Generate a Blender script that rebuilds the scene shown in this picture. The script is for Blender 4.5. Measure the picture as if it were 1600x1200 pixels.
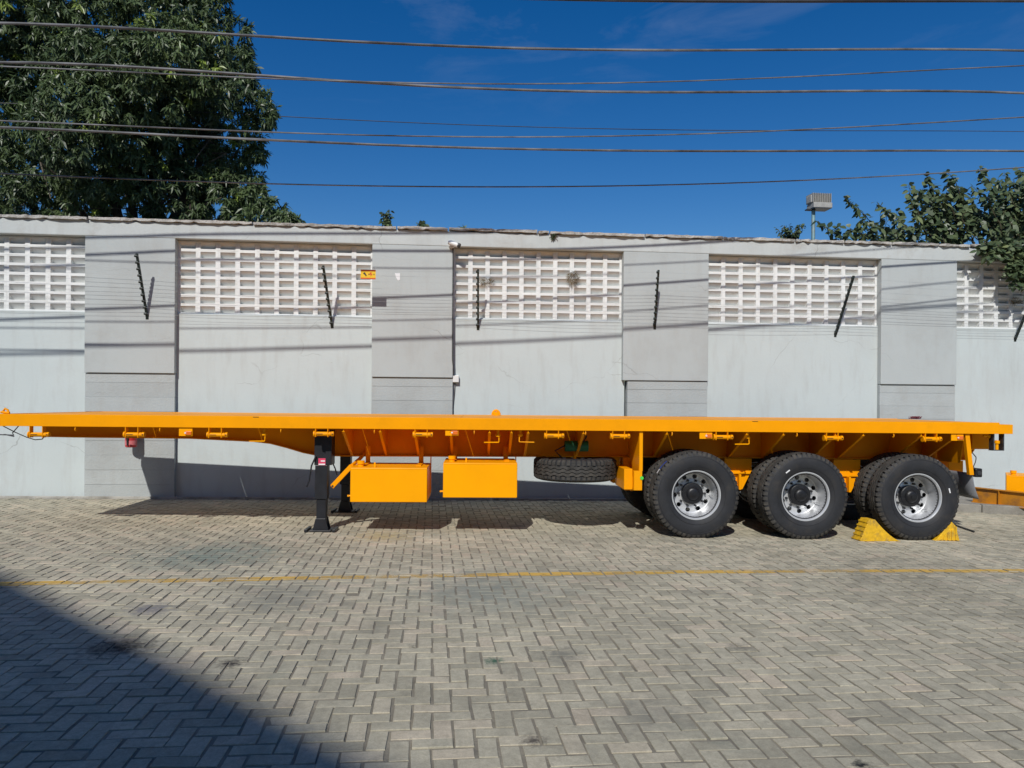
import bpy, bmesh, math, random
import numpy as np
from mathutils import Vector, Matrix, Euler

random.seed(7); RNG = np.random.default_rng(11)
for o in list(bpy.data.objects): bpy.data.objects.remove(o)
scene = bpy.context.scene
COL = scene.collection

# ------------------------------------------------------------------ camera
F = 1150.0; HOR = 622.0; ROLL = .007; YAW = .1081; CAM_H = 1.6575
SX, SY = .012, .010                                   # the yard falls to the right and towards the wall
def zg(x, y):
    x = max(-14, min(14, x)); y = max(-8, min(20, y))
    return -SX*x - SY*(y-8)
RT = Vector((math.cos(YAW), -math.sin(YAW), 0)); FW = Vector((math.sin(YAW), math.cos(YAW), 0)); UP = Vector((0, 0, 1))
CAM = Vector((0, 0, CAM_H))
cd = bpy.data.cameras.new('camera'); cam = bpy.data.objects.new('camera', cd); COL.objects.link(cam)
cd.sensor_width = 36; cd.lens = 36*F/1600; cd.shift_y = (HOR-600)/1600; cd.clip_start = .05; cd.clip_end = 3000
xa = RT*math.cos(ROLL)+UP*math.sin(ROLL); ya = UP*math.cos(ROLL)-RT*math.sin(ROLL); za = -FW
m = Matrix((xa, ya, za)).transposed().to_4x4(); m.translation = CAM
cam.matrix_world = m
scene.camera = cam

# ------------------------------------------------------------------ sky, sun, exposure
CLOUD_OFF = (-4.1, 2.6, 1.)
SUN = Vector((.34, 1, -.89)).normalized()
w = bpy.data.worlds.new('World'); scene.world = w; w.use_nodes = True
nt = w.node_tree; nt.nodes.clear()
sky = nt.nodes.new('ShaderNodeTexSky'); sky.sky_type = 'NISHITA'; sky.sun_disc = False
sky.sun_elevation = math.asin(-SUN.z); sky.sun_rotation = math.atan2(-SUN.x, -SUN.y)
sky.air_density = 1.0; sky.dust_density = .4; sky.ozone_density = 3.0; sky.altitude = 50
hs = nt.nodes.new('ShaderNodeHueSaturation'); hs.inputs['Saturation'].default_value = 1.42; hs.inputs['Hue'].default_value = .509
hs.inputs['Value'].default_value = 1.0
nt.links.new(sky.outputs[0], hs.inputs['Color'])
geo = nt.nodes.new('ShaderNodeTexCoord')
mp = nt.nodes.new('ShaderNodeMapping'); mp.inputs['Scale'].default_value = (2.2, 2.2, 9.0); mp.inputs['Rotation'].default_value = (0, .35, 0); mp.inputs['Location'].default_value = CLOUD_OFF
nt.links.new(geo.outputs['Generated'], mp.inputs['Vector'])
nz = nt.nodes.new('ShaderNodeTexNoise'); nz.inputs['Scale'].default_value = 1.7; nz.inputs['Detail'].default_value = 9; nz.inputs['Roughness'].default_value = .62
nz.inputs['Distortion'].default_value = .7
nt.links.new(mp.outputs[0], nz.inputs['Vector'])
cr = nt.nodes.new('ShaderNodeMapRange'); cr.inputs['From Min'].default_value = .54; cr.inputs['From Max'].default_value = .9; cr.inputs['To Max'].default_value = .17
nt.links.new(nz.outputs['Fac'], cr.inputs['Value'])
sep = nt.nodes.new('ShaderNodeSeparateXYZ'); nt.links.new(geo.outputs['Generated'], sep.inputs[0])
el = nt.nodes.new('ShaderNodeMapRange'); el.inputs['From Min'].default_value = .34; el.inputs['From Max'].default_value = .46; nt.links.new(sep.outputs['Z'], el.inputs['Value'])
ml = nt.nodes.new('ShaderNodeMath'); ml.operation = 'MULTIPLY'; nt.links.new(cr.outputs[0], ml.inputs[0]); nt.links.new(el.outputs[0], ml.inputs[1])
mx = nt.nodes.new('ShaderNodeMix'); mx.data_type = 'RGBA'; mx.inputs['B'].default_value = (7.0, 7.6, 8.6, 1)
nt.links.new(ml.outputs[0], mx.inputs['Factor']); nt.links.new(hs.outputs[0], mx.inputs['A'])
bg = nt.nodes.new('ShaderNodeBackground'); bg.inputs['Strength'].default_value = .083
wo = nt.nodes.new('ShaderNodeOutputWorld')
nt.links.new(mx.outputs['Result'], bg.inputs['Color']); nt.links.new(bg.outputs[0], wo.inputs['Surface'])
sd = bpy.data.lights.new('sun', 'SUN'); sd.energy = 3.9; sd.angle = math.radians(.65); sd.color = (1.0, .972, .925)
so = bpy.data.objects.new('sun', sd); COL.objects.link(so); so.rotation_euler = SUN.to_track_quat('-Z', 'Y').to_euler(); so.location = (-6, -12, 12)
scene.view_settings.view_transform = 'Standard'; scene.view_settings.look = 'None'
scene.view_settings.exposure = 0.0; scene.view_settings.gamma = 1
scene.render.engine = 'CYCLES'; scene.render.resolution_x = 1024; scene.render.resolution_y = 768

# ------------------------------------------------------------------ layout helpers (photo pixel -> point on a real plane)
def ray(px, py):
    u = px-800; v = py-HOR
    u0 = u*math.cos(ROLL)+v*math.sin(ROLL); v0 = -u*math.sin(ROLL)+v*math.cos(ROLL)
    return FW+RT*(u0/F)-UP*(v0/F)
def at(px, py, Y):
    d = ray(px, py); return CAM+d*(Y/d.y)
def gnd(px, py):
    d = ray(px, py); t = (CAM_H-SY*8)/(-d.z-SX*d.x-SY*d.y); return CAM+d*t

# ------------------------------------------------------------------ materials
def mat(name, col, rough=.6, var=.08, scale=3., bump=0., bscale=60., metal=0., coat=0., col2=None, dirt=None, dscale=1.5, dlo=.52, dhi=.7, spec=.5, trans=0., rnd=0., fine=0.):
    m = bpy.data.materials.new(name); m.use_nodes = True
    nt = m.node_tree; N = nt.nodes; Lk = nt.links.new
    b = N['Principled BSDF']; b.inputs['Roughness'].default_value = rough; b.inputs['Metallic'].default_value = metal
    b.inputs['Coat Weight'].default_value = coat; b.inputs['Specular IOR Level'].default_value = spec
    if coat: b.inputs['Coat Roughness'].default_value = .12
    g = N.new('ShaderNodeNewGeometry')
    n1 = N.new('ShaderNodeTexNoise'); n1.inputs['Scale'].default_value = scale; n1.inputs['Detail'].default_value = 6; n1.inputs['Roughness'].default_value = .6
    Lk(g.outputs['Position'], n1.inputs['Vector'])
    mxx = N.new('ShaderNodeMix'); mxx.data_type = 'RGBA'
    c2 = col2 if col2 else [max(0, c*(1-var*2.2)) for c in col]
    c1 = col if col2 else [min(1, c*(1+var)) for c in col]
    mxx.inputs['A'].default_value = (*c1, 1); mxx.inputs['B'].default_value = (*c2, 1)
    mr = N.new('ShaderNodeMapRange'); mr.inputs['From Min'].default_value = .3; mr.inputs['From Max'].default_value = .72
    Lk(n1.outputs['Fac'], mr.inputs['Value']); Lk(mr.outputs[0], mxx.inputs['Factor'])
    out = mxx.outputs['Result']
    if dirt:
        n2 = N.new('ShaderNodeTexNoise'); n2.inputs['Scale'].default_value = dscale; n2.inputs['Detail'].default_value = 10; n2.inputs['Roughness'].default_value = .7
        Lk(g.outputs['Position'], n2.inputs['Vector'])
        r2 = N.new('ShaderNodeMapRange'); r2.inputs['From Min'].default_value = dlo; r2.inputs['From Max'].default_value = dhi; r2.inputs['To Max'].default_value = .85
        Lk(n2.outputs['Fac'], r2.inputs['Value'])
        m2 = N.new('ShaderNodeMix'); m2.data_type = 'RGBA'; m2.inputs['B'].default_value = (*dirt, 1)
        Lk(r2.outputs[0], m2.inputs['Factor']); Lk(out, m2.inputs['A']); out = m2.outputs['Result']
    if rnd:
        oi = N.new('ShaderNodeObjectInfo'); r3 = N.new('ShaderNodeMapRange'); r3.inputs['To Min'].default_value = 1-rnd; r3.inputs['To Max'].default_value = 1+rnd
        Lk(oi.outputs['Random'], r3.inputs['Value'])
        m3 = N.new('ShaderNodeVectorMath'); m3.operation = 'SCALE'; Lk(out, m3.inputs[0]); Lk(r3.outputs[0], m3.inputs['Scale']); out = m3.outputs[0]
    Lk(out, b.inputs['Base Color'])
    if fine:
        r4 = N.new('ShaderNodeMapRange'); r4.inputs['To Min'].default_value = rough-fine; r4.inputs['To Max'].default_value = rough+fine
        Lk(n1.outputs['Fac'], r4.inputs['Value']); Lk(r4.outputs[0], b.inputs['Roughness'])
    if bump:
        n4 = N.new('ShaderNodeTexNoise'); n4.inputs['Scale'].default_value = bscale; n4.inputs['Detail'].default_value = 5
        Lk(g.outputs['Position'], n4.inputs['Vector'])
        bp = N.new('ShaderNodeBump'); bp.inputs['Strength'].default_value = bump; bp.inputs['Distance'].default_value = .02
        Lk(n4.outputs['Fac'], bp.inputs['Height']); Lk(bp.outputs[0], b.inputs['Normal'])
    return m

def cracked(m, amount=.42, vs=.55, lo=.53):
    nt = m.node_tree; N = nt.nodes; Lk = nt.links.new; b = N['Principled BSDF']
    src = b.inputs['Base Color'].links[0].from_socket
    g = N.new('ShaderNodeNewGeometry')
    w = N.new('ShaderNodeTexNoise'); w.inputs['Scale'].default_value = 3.; w.inputs['Detail'].default_value = 8; Lk(g.outputs['Position'], w.inputs['Vector'])
    av = N.new('ShaderNodeVectorMath'); av.operation = 'MULTIPLY_ADD'; Lk(w.outputs['Color'], av.inputs[0]); av.inputs[1].default_value = (.35, .0, .35); Lk(g.outputs['Position'], av.inputs[2])
    mp = N.new('ShaderNodeMapping'); mp.inputs['Scale'].default_value = (.55, .01, 1.25); Lk(av.outputs[0], mp.inputs['Vector'])
    v = N.new('ShaderNodeTexVoronoi'); v.feature = 'DISTANCE_TO_EDGE'; v.inputs['Scale'].default_value = vs*1.6; Lk(mp.outputs[0], v.inputs['Vector'])
    r = N.new('ShaderNodeMapRange'); r.inputs['From Min'].default_value = .001; r.inputs['From Max'].default_value = .0055; r.inputs['To Min'].default_value = 1; r.inputs['To Max'].default_value = 0; Lk(v.outputs['Distance'], r.inputs['Value'])
    k = N.new('ShaderNodeTexNoise'); k.inputs['Scale'].default_value = 1.3; k.inputs['Detail'].default_value = 4; Lk(g.outputs['Position'], k.inputs['Vector'])
    q = N.new('ShaderNodeMapRange'); q.inputs['From Min'].default_value = lo; q.inputs['From Max'].default_value = lo+.12; q.inputs['To Max'].default_value = amount; Lk(k.outputs['Fac'], q.inputs['Value'])
    mu = N.new('ShaderNodeMath'); mu.operation = 'MULTIPLY'; Lk(r.outputs[0], mu.inputs[0]); Lk(q.outputs[0], mu.inputs[1])
    mx = N.new('ShaderNodeMix'); mx.data_type = 'RGBA'; mx.inputs['B'].default_value = (.16, .15, .13, 1); Lk(mu.outputs[0], mx.inputs['Factor']); Lk(src, mx.inputs['A'])
    # pock marks and chips
    p = N.new('ShaderNodeTexNoise'); p.inputs['Scale'].default_value = 19; p.inputs['Detail'].default_value = 5; p.inputs['Roughness'].default_value = .6; Lk(g.outputs['Position'], p.inputs['Vector'])
    pr = N.new('ShaderNodeMapRange'); pr.inputs['From Min'].default_value = .725; pr.inputs['From Max'].default_value = .76; pr.inputs['To Max'].default_value = .5; Lk(p.outputs['Fac'], pr.inputs['Value'])
    m2 = N.new('ShaderNodeMix'); m2.data_type = 'RGBA'; m2.inputs['B'].default_value = (.25, .235, .2, 1); Lk(pr.outputs[0], m2.inputs['Factor']); Lk(mx.outputs['Result'], m2.inputs['A'])
    # splashed soil and runs low on the wall, broken up by noise
    st = N.new('ShaderNodeMapping'); st.inputs['Scale'].default_value = (5., 1., .9); Lk(g.outputs['Position'], st.inputs['Vector'])
    sn = N.new('ShaderNodeTexNoise'); sn.inputs['Scale'].default_value = 1.2; sn.inputs['Detail'].default_value = 7; sn.inputs['Roughness'].default_value = .65; Lk(st.outputs[0], sn.inputs['Vector'])
    sr = N.new('ShaderNodeMapRange'); sr.inputs['From Min'].default_value = .5; sr.inputs['From Max'].default_value = .8; sr.inputs['To Max'].default_value = .42; Lk(sn.outputs['Fac'], sr.inputs['Value'])
    m3 = N.new('ShaderNodeMix'); m3.data_type = 'RGBA'; m3.inputs['B'].default_value = (.36, .355, .33, 1); Lk(sr.outputs[0], m3.inputs['Factor']); Lk(m2.outputs['Result'], m3.inputs['A'])
    Lk(m3.outputs['Result'], b.inputs['Base Color'])
M = {}
M['yellow'] = mat('yellow_paint', (.88, .335, .0005), .45, .04, 2.2, bump=.05, bscale=9, fine=.08, spec=.12, dirt=(.70, .275, .002), dscale=2.6, dlo=.55, dhi=.85)
M['yellow_tank'] = mat('tank_paint', (.93, .37, .0005), .42, .03, 2.0, bump=.025, bscale=14, fine=.06, spec=.12)
M['yellow_chock'] = mat('chock_paint', (.74, .43, .01), .65, .12, 20, dirt=(.17, .12, .06), dscale=11, dlo=.5, dhi=.72, bump=.2, bscale=80)
M['brown'] = mat('shaded_yellow_paint', (.46, .18, .004), .6, .1, 3, dirt=(.16, .075, .03), dscale=3)  # yellow of the loose beam, darkened so its shade sits in the colour
M['black'] = mat('black_paint', (.012, .013, .017), .42, .2, 9, bump=.08, bscale=60, dirt=(.06, .055, .05), dscale=7, dlo=.6, dhi=.85)
M['tread'] = mat('dusty_tread', (.058, .055, .05), .8, .25, 14, bump=.3, bscale=150, dirt=(.12, .105, .085), dscale=8, dlo=.5, dhi=.8, spec=.25)
M['rubber'] = mat('tyre_rubber', (.022, .023, .026), .62, .15, 12, bump=.15, bscale=120, dirt=(.07, .063, .055), dscale=6, dlo=.5, dhi=.9, spec=.35)
M['steel'] = mat('silver_rim', (.60, .61, .62), .36, .06, 10, metal=.45, bump=.05, bscale=80, fine=.1)
M['dark_steel'] = mat('dark_steel', (.07, .07, .075), .45, .2, 20, metal=.5)
M['hub'] = mat('hub_black', (.01, .01, .012), .4, .2, 20, bump=.1, bscale=90)
M['white_plastic'] = mat('white_plastic', (.72, .72, .7), .4, .04, 10)
M['cable'] = mat('cable_grey', (.15, .15, .155), .6, .35, 3)
M['cable_dark'] = mat('cable_dark', (.05, .05, .055), .6, .2, 8)
M['pink'] = mat('sticker_pink', (.65, .05, .12), .5, .05, 30)
M['sticker_white'] = mat('sticker_white', (.75, .75, .75), .5, .03, 30)
M['sticker_blue'] = mat('sticker_blue', (.03, .08, .42), .5, .05, 30)
M['orange_lens'] = mat('orange_lens', (.78, .17, .02), .25, .05, 20, coat=.5)
M['green'] = mat('green_paint', (.01, .16, .06), .45, .1, 10)
M['green_light'] = mat('green_cap', (.08, .6, .06), .5, .05, 10)
M['red'] = mat('red_paint', (.5, .025, .03), .35, .06, 10, coat=.3)
M['pale_red'] = mat('pale_red_label', (.6, .16, .17), .5, .06, 20)
M['flap'] = mat('grey_rubber_flap', (.23, .24, .26), .55, .08, 6, bump=.05)
M['panel'] = mat('wall_panel_paint', (.512, .562, .555), .85, .022, .9, bump=.10, bscale=22, dirt=(.45, .465, .45), dscale=.8, dlo=.5, dhi=.9)
M['pil'] = mat('pilaster_paint', (.432, .464, .458), .88, .025, 1.1, bump=.12, bscale=30, dirt=(.37, .375, .36), dscale=1.1, dlo=.5, dhi=.85)
M['course'] = mat('block_course_paint', (.398, .425, .42), .9, .03, 2., bump=.3, bscale=40, dirt=(.33, .335, .32), dscale=2.2, dlo=.5, dhi=.8, rnd=.03)
M['beam'] = mat('wall_beam_paint', (.50, .53, .52), .88, .04, 1.6, bump=.15, bscale=26, dirt=(.35, .34, .31), dscale=1.9, dlo=.54, dhi=.78)
M['coping'] = mat('old_coping_cement', (.50, .485, .45), .95, .15, 6, bump=.8, bscale=45, dirt=(.17, .14, .105), dscale=6, dlo=.53, dhi=.7, rnd=.08)
M['block'] = mat('breeze_block_white', (.73, .74, .72), .85, .03, 3, bump=.2, bscale=50, dirt=(.50, .47, .40), dscale=5, dlo=.56, dhi=.8, rnd=.05)
M['base_dirt'] = mat('wall_foot_render', (.40, .385, .345), .95, .12, 3, bump=.4, bscale=30, dirt=(.2, .18, .14), dscale=3, dlo=.45, dhi=.75)
for k_ in ('panel', 'pil', 'course', 'beam'): cracked(M[k_])
M['joint'] = mat('sand_joint', (.255, .228, .172), .95, .2, 5, bump=.5, bscale=120, dirt=(.15, .14, .115), dscale=1.2, dlo=.45, dhi=.7)
M['kerb'] = mat('kerb_concrete', (.27, .255, .22), .92, .14, 4, bump=.4, bscale=60, dirt=(.16, .145, .12), dscale=3, dlo=.48, dhi=.75)
M['bark'] = mat('bark', (.10, .085, .065), .95, .3, 8, bump=.8, bscale=25)
M['twig'] = mat('twig', (.07, .06, .03), .9, .3, 12)
M['nest'] = mat('dry_grass', (.22, .17, .10), .95, .3, 20)
M['pole'] = mat('galvanised_pole', (.22, .36, .38), .5, .15, 9, metal=.3, dirt=(.35, .36, .33), dscale=10, dlo=.5, dhi=.7)
M['lamp_grey'] = mat('floodlight_grey', (.36, .355, .33), .6, .1, 20)
M['glass'] = mat('dark_glass', (.02, .025, .03), .08, .02, 3, coat=.5)
M['bracket'] = mat('fence_bracket_paint', (.012, .022, .018), .5, .2, 20)
M['wire'] = mat('fence_wire', (.42, .43, .43), .45, .05, 5, metal=.4)
M['sign_yellow'] = mat('sign_yellow', (.80, .5, .01), .45, .03, 30)
M['sign_red'] = mat('sign_red', (.62, .10, .01), .45, .03, 30)
M['sign_black'] = mat('sign_black', (.02, .02, .02), .5, .03, 30)
M['building'] = mat('building_render', (.5, .48, .44), .9, .06, 1.)
M['roof'] = mat('roof_sheet', (.2, .08, .06), .7, .1, 2.)
M['petal'] = mat('bract_pink', (.35, .05, .10), .6, .2, 30)
M['strap_red'] = mat('strap_red', (.14, .015, .03), .7, .1, 30)

def paver_mat(name, individual):
    m = bpy.data.materials.new(name); m.use_nodes = True
    nt = m.node_tree; N = nt.nodes; Lk = nt.links.new
    b = N['Principled BSDF']; b.inputs['Roughness'].default_value = .86; b.inputs['Specular IOR Level'].default_value = .3
    g = N.new('ShaderNodeNewGeometry')
    if individual: src = N.new('ShaderNodeObjectInfo').outputs['Random']
    else:
        a = N.new('ShaderNodeAttribute'); a.attribute_name = 'tone'; src = a.outputs['Fac']
    ramp = N.new('ShaderNodeValToRGB'); e = ramp.color_ramp.elements
    e[0].position = 0; e[0].color = (.355, .328, .245, 1); e[1].position = 1; e[1].color = (.52, .472, .35, 1)
    for p, c in ((.25, (.415, .382, .286, 1)), (.55, (.45, .415, .31, 1)), (.8, (.475, .43, .32, 1)), (.93, (.50, .43, .322, 1))):
        x = e.new(p); x.color = c
    Lk(src, ramp.inputs[0]); out = ramp.outputs[0]
    def noise(sc, det=8, ro=.65, dist=0.):
        n = N.new('ShaderNodeTexNoise'); n.inputs['Scale'].default_value = sc; n.inputs['Detail'].default_value = det; n.inputs['Roughness'].default_value = ro; n.inputs['Distortion'].default_value = dist
        Lk(g.outputs['Position'], n.inputs['Vector']); return n.outputs['Fac']
    def rng(v, a, b_, c, d):
        r = N.new('ShaderNodeMapRange'); r.inputs['From Min'].default_value = a; r.inputs['From Max'].default_value = b_; r.inputs['To Min'].default_value = c; r.inputs['To Max'].default_value = d
        Lk(v, r.inputs['Value']); return r.outputs[0]
    def scale(col, v):
        s = N.new('ShaderNodeVectorMath'); s.operation = 'SCALE'; Lk(col, s.inputs[0]); Lk(v, s.inputs['Scale']); return s.outputs[0]
    def mixc(col, v, c):
        x = N.new('ShaderNodeMix'); x.data_type = 'RGBA'; x.inputs['B'].default_value = (*c, 1); Lk(v, x.inputs['Factor']); Lk(col, x.inputs['A']); return x.outputs['Result']
    out = scale(out, rng(noise(.55), .3, .7, .76, 1.14))
    out = scale(out, rng(noise(9., 6), .3, .7, .84, 1.12)); out = scale(out, rng(noise(34., 5), .3, .72, .86, 1.10))
    out = mixc(out, rng(noise(15., 8, .75, .4), .56, .72, 0, .55), (.20, .19, .155))
    out = scale(out, rng(noise(130., 3), .25, .75, .84, 1.14))
    out = mixc(out, rng(noise(1.3, 10, .72, .6), .54, .72, 0, .55), (.17, .168, .14))       # traffic grime
    out = mixc(out, rng(noise(.9, 9, .7, 1.), .6, .72, 0, .35), (.17, .20, .165))            # greenish wash
    out = mixc(out, rng(noise(6.5, 8, .7, .5), .645, .72, 0, .7), (.10, .096, .082))        # dark chips
    for (px, py, rad, c, amt) in ((330, 868, .6, (.15, .19, .165), .75), (765, 925, .6, (.19, .215, .19), .6), (185, 1012, .16, (.035, .033, .03), .9),
                                  (235, 952, .14, (.12, .12, .15), .7), (440, 935, .4, (.2, .2, .17), .6), (360, 1037, .07, (.05, .045, .04), .9), (772, 1033, .05, (.03, .10, .06), .95),
                                  (832, 1157, .05, (.07, .06, .05), .85), (1347, 1194, .04, (.02, .02, .02), .95), (880, 1024, .12, (.14, .14, .12), .6), (1010, 1115, .2, (.19, .18, .15), .5), (1160, 1012, .07, (.09, .08, .07), .6), (595, 838, .3, (.36, .26, .08), .5)):
        p = gnd(px, py); rad *= 1.7; amt = min(1, amt*1.1)
        d = N.new('ShaderNodeVectorMath'); d.operation = 'DISTANCE'; Lk(g.outputs['Position'], d.inputs[0]); d.inputs[1].default_value = p
        ad = N.new('ShaderNodeMath'); ad.operation = 'MULTIPLY_ADD'; Lk(noise(5.0/max(rad, .15), 6, .7), ad.inputs[0]); ad.inputs[1].default_value = rad*2.4; Lk(d.outputs['Value'], ad.inputs[2])
        out = mixc(out, rng(ad.outputs[0], rad*1.25, rad*2.1, amt, 0), c)
    Lk(out, b.inputs['Base Color'])
    bp = N.new('ShaderNodeBump'); bp.inputs['Strength'].default_value = .45; bp.inputs['Distance'].default_value = .006
    Lk(noise(160., 6, .7), bp.inputs['Height']); Lk(bp.outputs[0], b.inputs['Normal'])
    return m

def leaf_mat(name, ramp_cols, rough=.42, transl=.25):
    m = bpy.data.materials.new(name); m.use_nodes = True
    nt = m.node_tree; N = nt.nodes; Lk = nt.links.new
    b = N['Principled BSDF']; b.inputs['Roughness'].default_value = rough; b.inputs['Specular IOR Level'].default_value = .45
    a = N.new('ShaderNodeAttribute'); a.attribute_name = 'tone'
    r = N.new('ShaderNodeValToRGB'); e = r.color_ramp.elements
    e[0].position = 0; e[0].color = (*ramp_cols[0][1], 1); e[1].position = 1; e[1].color = (*ramp_cols[-1][1], 1)
    for p, c in ramp_cols[1:-1]: e.new(p).color = (*c, 1)
    Lk(a.outputs['Fac'], r.inputs[0]); Lk(r.outputs[0], b.inputs['Base Color'])
    t = N.new('ShaderNodeBsdfTranslucent'); Lk(r.outputs[0], t.inputs['Color'])
    mixs = N.new('ShaderNodeMixShader'); mixs.inputs[0].default_value = transl
    Lk(b.outputs[0], mixs.inputs[1]); Lk(t.outputs[0], mixs.inputs[2]); Lk(mixs.outputs[0], N['Material Output'].inputs['Surface'])
    return m
M['mango_leaf'] = leaf_mat('mango_leaf', [(0, (.045, .07, .028)), (.4, (.085, .125, .05)), (.75, (.12, .17, .065)), (.9, (.14, .20, .06)), (1, (.24, .32, .06))])
M['shrub_leaf'] = leaf_mat('shrub_leaf', [(0, (.035, .06, .028)), (.45, (.085, .12, .055)), (.8, (.15, .19, .085)), (1, (.24, .28, .12))], .42, .2)

# ------------------------------------------------------------------ mesh builder
class MB:
    def __init__(s): s.v = []; s.f = []
    def add(s, vs, fs):
        n = len(s.v); s.v += [tuple(v) for v in vs]; s.f += [tuple(i+n for i in q) for q in fs]; return s
    def box(s, x0, x1, y0, y1, z0, z1, mt=None):
        vs = [Vector((x, y, z)) for z in (z0, z1) for y in (y0, y1) for x in (x0, x1)]
        if mt: vs = [mt @ v for v in vs]
        return s.add(vs, [(0, 2, 3, 1), (4, 5, 7, 6), (0, 1, 5, 4), (2, 6, 7, 3), (0, 4, 6, 2), (1, 3, 7, 5)])
    def cyl(s, p0, p1, r, n=12, r2=None):
        p0 = Vector(p0); p1 = Vector(p1); d = (p1-p0).normalized(); r2 = r if r2 is None else r2
        a = d.orthogonal().normalized(); b = d.cross(a)
        vs = []
        for p, rr in ((p0, r), (p1, r2)):
            for i in range(n):
                t = 2*math.pi*i/n; vs.append(p+a*rr*math.cos(t)+b*rr*math.sin(t))
        fs = [(i, (i+1) % n, n+(i+1) % n, n+i) for i in range(n)]+[tuple(reversed(range(n))), tuple(range(n, 2*n))]
        return s.add(vs, fs)
    def tube(s, pts, r, n=6, taper=1.):
        pts = [Vector(p) for p in pts]; rings = []; prev = None
        for i, p in enumerate(pts):
            d = (pts[min(i+1, len(pts)-1)]-pts[max(i-1, 0)]).normalized()
            a = d.orthogonal().normalized() if prev is None else (prev-d*prev.dot(d)).normalized()
            prev = a; b = d.cross(a); rr = r*(1+(taper-1)*i/max(1, len(pts)-1))
            rings.append([p+a*rr*math.cos(2*math.pi*k/n)+b*rr*math.sin(2*math.pi*k/n) for k in range(n)])
        vs = [v for q in rings for v in q]; fs = []
        for i in range(len(pts)-1):
            for k in range(n): fs.append((i*n+k, i*n+(k+1) % n, (i+1)*n+(k+1) % n, (i+1)*n+k))
        fs += [tuple(reversed(range(n))), tuple(range((len(pts)-1)*n, len(pts)*n))]
        return s.add(vs, fs)
    def prism(s, poly, a0, a1, axis='y'):
        mk = {'y': lambda p, a: (p[0], a, p[1]), 'x': lambda p, a: (a, p[0], p[1]), 'z': lambda p, a: (p[0], p[1], a)}[axis]
        n = len(poly); vs = [mk(p, a0) for p in poly]+[mk(p, a1) for p in poly]
        fs = [(i, (i+1) % n, n+(i+1) % n, n+i) for i in range(n)]+[tuple(reversed(range(n))), tuple(range(n, 2*n))]
        return s.add(vs, fs)
    def lathe(s, prof, n=48, close=False):            # profile (r, y) turned about local Y
        vs = []; k = len(prof)
        for i in range(n):
            t = 2*math.pi*i/n
            for r, y in prof: vs.append((r*math.cos(t), y, r*math.sin(t)))
        fs = []
        for i in range(n):
            j = (i+1) % n
            for q in range(k-1 if not close else k):
                q2 = (q+1) % k; fs.append((i*k+q, i*k+q2, j*k+q2, j*k+q))
        return s.add(vs, fs)
    def mesh(s, name, smooth=None, org=None):
        me = bpy.data.meshes.new(name)
        v = s.v if org is None else [(a-org[0], b-org[1], c-org[2]) for a, b, c in s.v]
        me.from_pydata(v, [], s.f)
        bm = bmesh.new(); bm.from_mesh(me); bmesh.ops.recalc_face_normals(bm, faces=bm.faces); bm.to_mesh(me); bm.free()
        if smooth is not None:
            me.polygons.foreach_set('use_smooth', [True]*len(me.polygons)); me.set_sharp_from_angle(angle=math.radians(smooth))
        return me
    def build(s, name, material, parent=None, smooth=None, bevel=0., org=None):
        me = s.mesh(name, smooth, org); me.materials.append(M[material] if isinstance(material, str) else material)
        o = link(name, me, parent)
        if bevel:
            b = o.modifiers.new('bevel', 'BEVEL'); b.width = bevel; b.segments = 2; b.limit_method = 'ANGLE'
        return o
def link(name, data, parent=None, loc=None, rot=None):
    o = bpy.data.objects.new(name, data); COL.objects.link(o)
    if parent: o.parent = parent
    if loc is not None: o.location = loc
    if rot is not None: o.rotation_euler = rot
    return o
def tag(o, label=None, cat=None, group=None, kind=None):
    if label: o['label'] = label
    if cat: o['category'] = cat
    if group: o['group'] = group
    if kind: o['kind'] = kind
    return o
def thing(name, label, cat, loc=(0, 0, 0), rot=(0, 0, 0), group=None):
    o = bpy.data.objects.new(name, None); o.empty_display_size = .2; COL.objects.link(o); o.location = loc; o.rotation_euler = rot
    return tag(o, label, cat, group)
def copy_tree(o, parent=None):
    c = o.copy(); COL.objects.link(c); c.parent = parent
    for ch in list(o.children): copy_tree(ch, c)
    return c
def np_mesh(name, verts, quads, tone=None):
    me = bpy.data.meshes.new(name); nv = len(verts); nf = len(quads)
    me.vertices.add(nv); me.vertices.foreach_set('co', np.asarray(verts, np.float32).ravel())
    me.loops.add(nf*4); me.polygons.add(nf)
    me.loops.foreach_set('vertex_index', np.asarray(quads, np.int32).ravel())
    me.polygons.foreach_set('loop_start', np.arange(0, nf*4, 4, dtype=np.int32))
    if tone is not None:
        a = me.attributes.new('tone', 'FLOAT', 'FACE'); a.data.foreach_set('value', np.asarray(tone, np.float32))
    me.polygons.foreach_set('use_smooth', np.zeros(nf, bool))
    me.update(calc_edges=True); me.validate()
    return me

# ================================================================== GROUND
g = MB(); xs = [-400, -60, -14, 14, 60, 400]; ys = [-300, -60, -8, 20, 60, 400]
for y in ys:
    for x in xs: g.v.append((x, y, zg(x, y)-.0048))
for j in range(5):
    for i in range(5): g.f.append((j*6+i, j*6+i+1, j*6+i+7, j*6+i+6))
ground = tag(g.build('ground', 'joint'), 'sandy joint bed under the block paved yard', 'ground', kind='structure')

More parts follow.
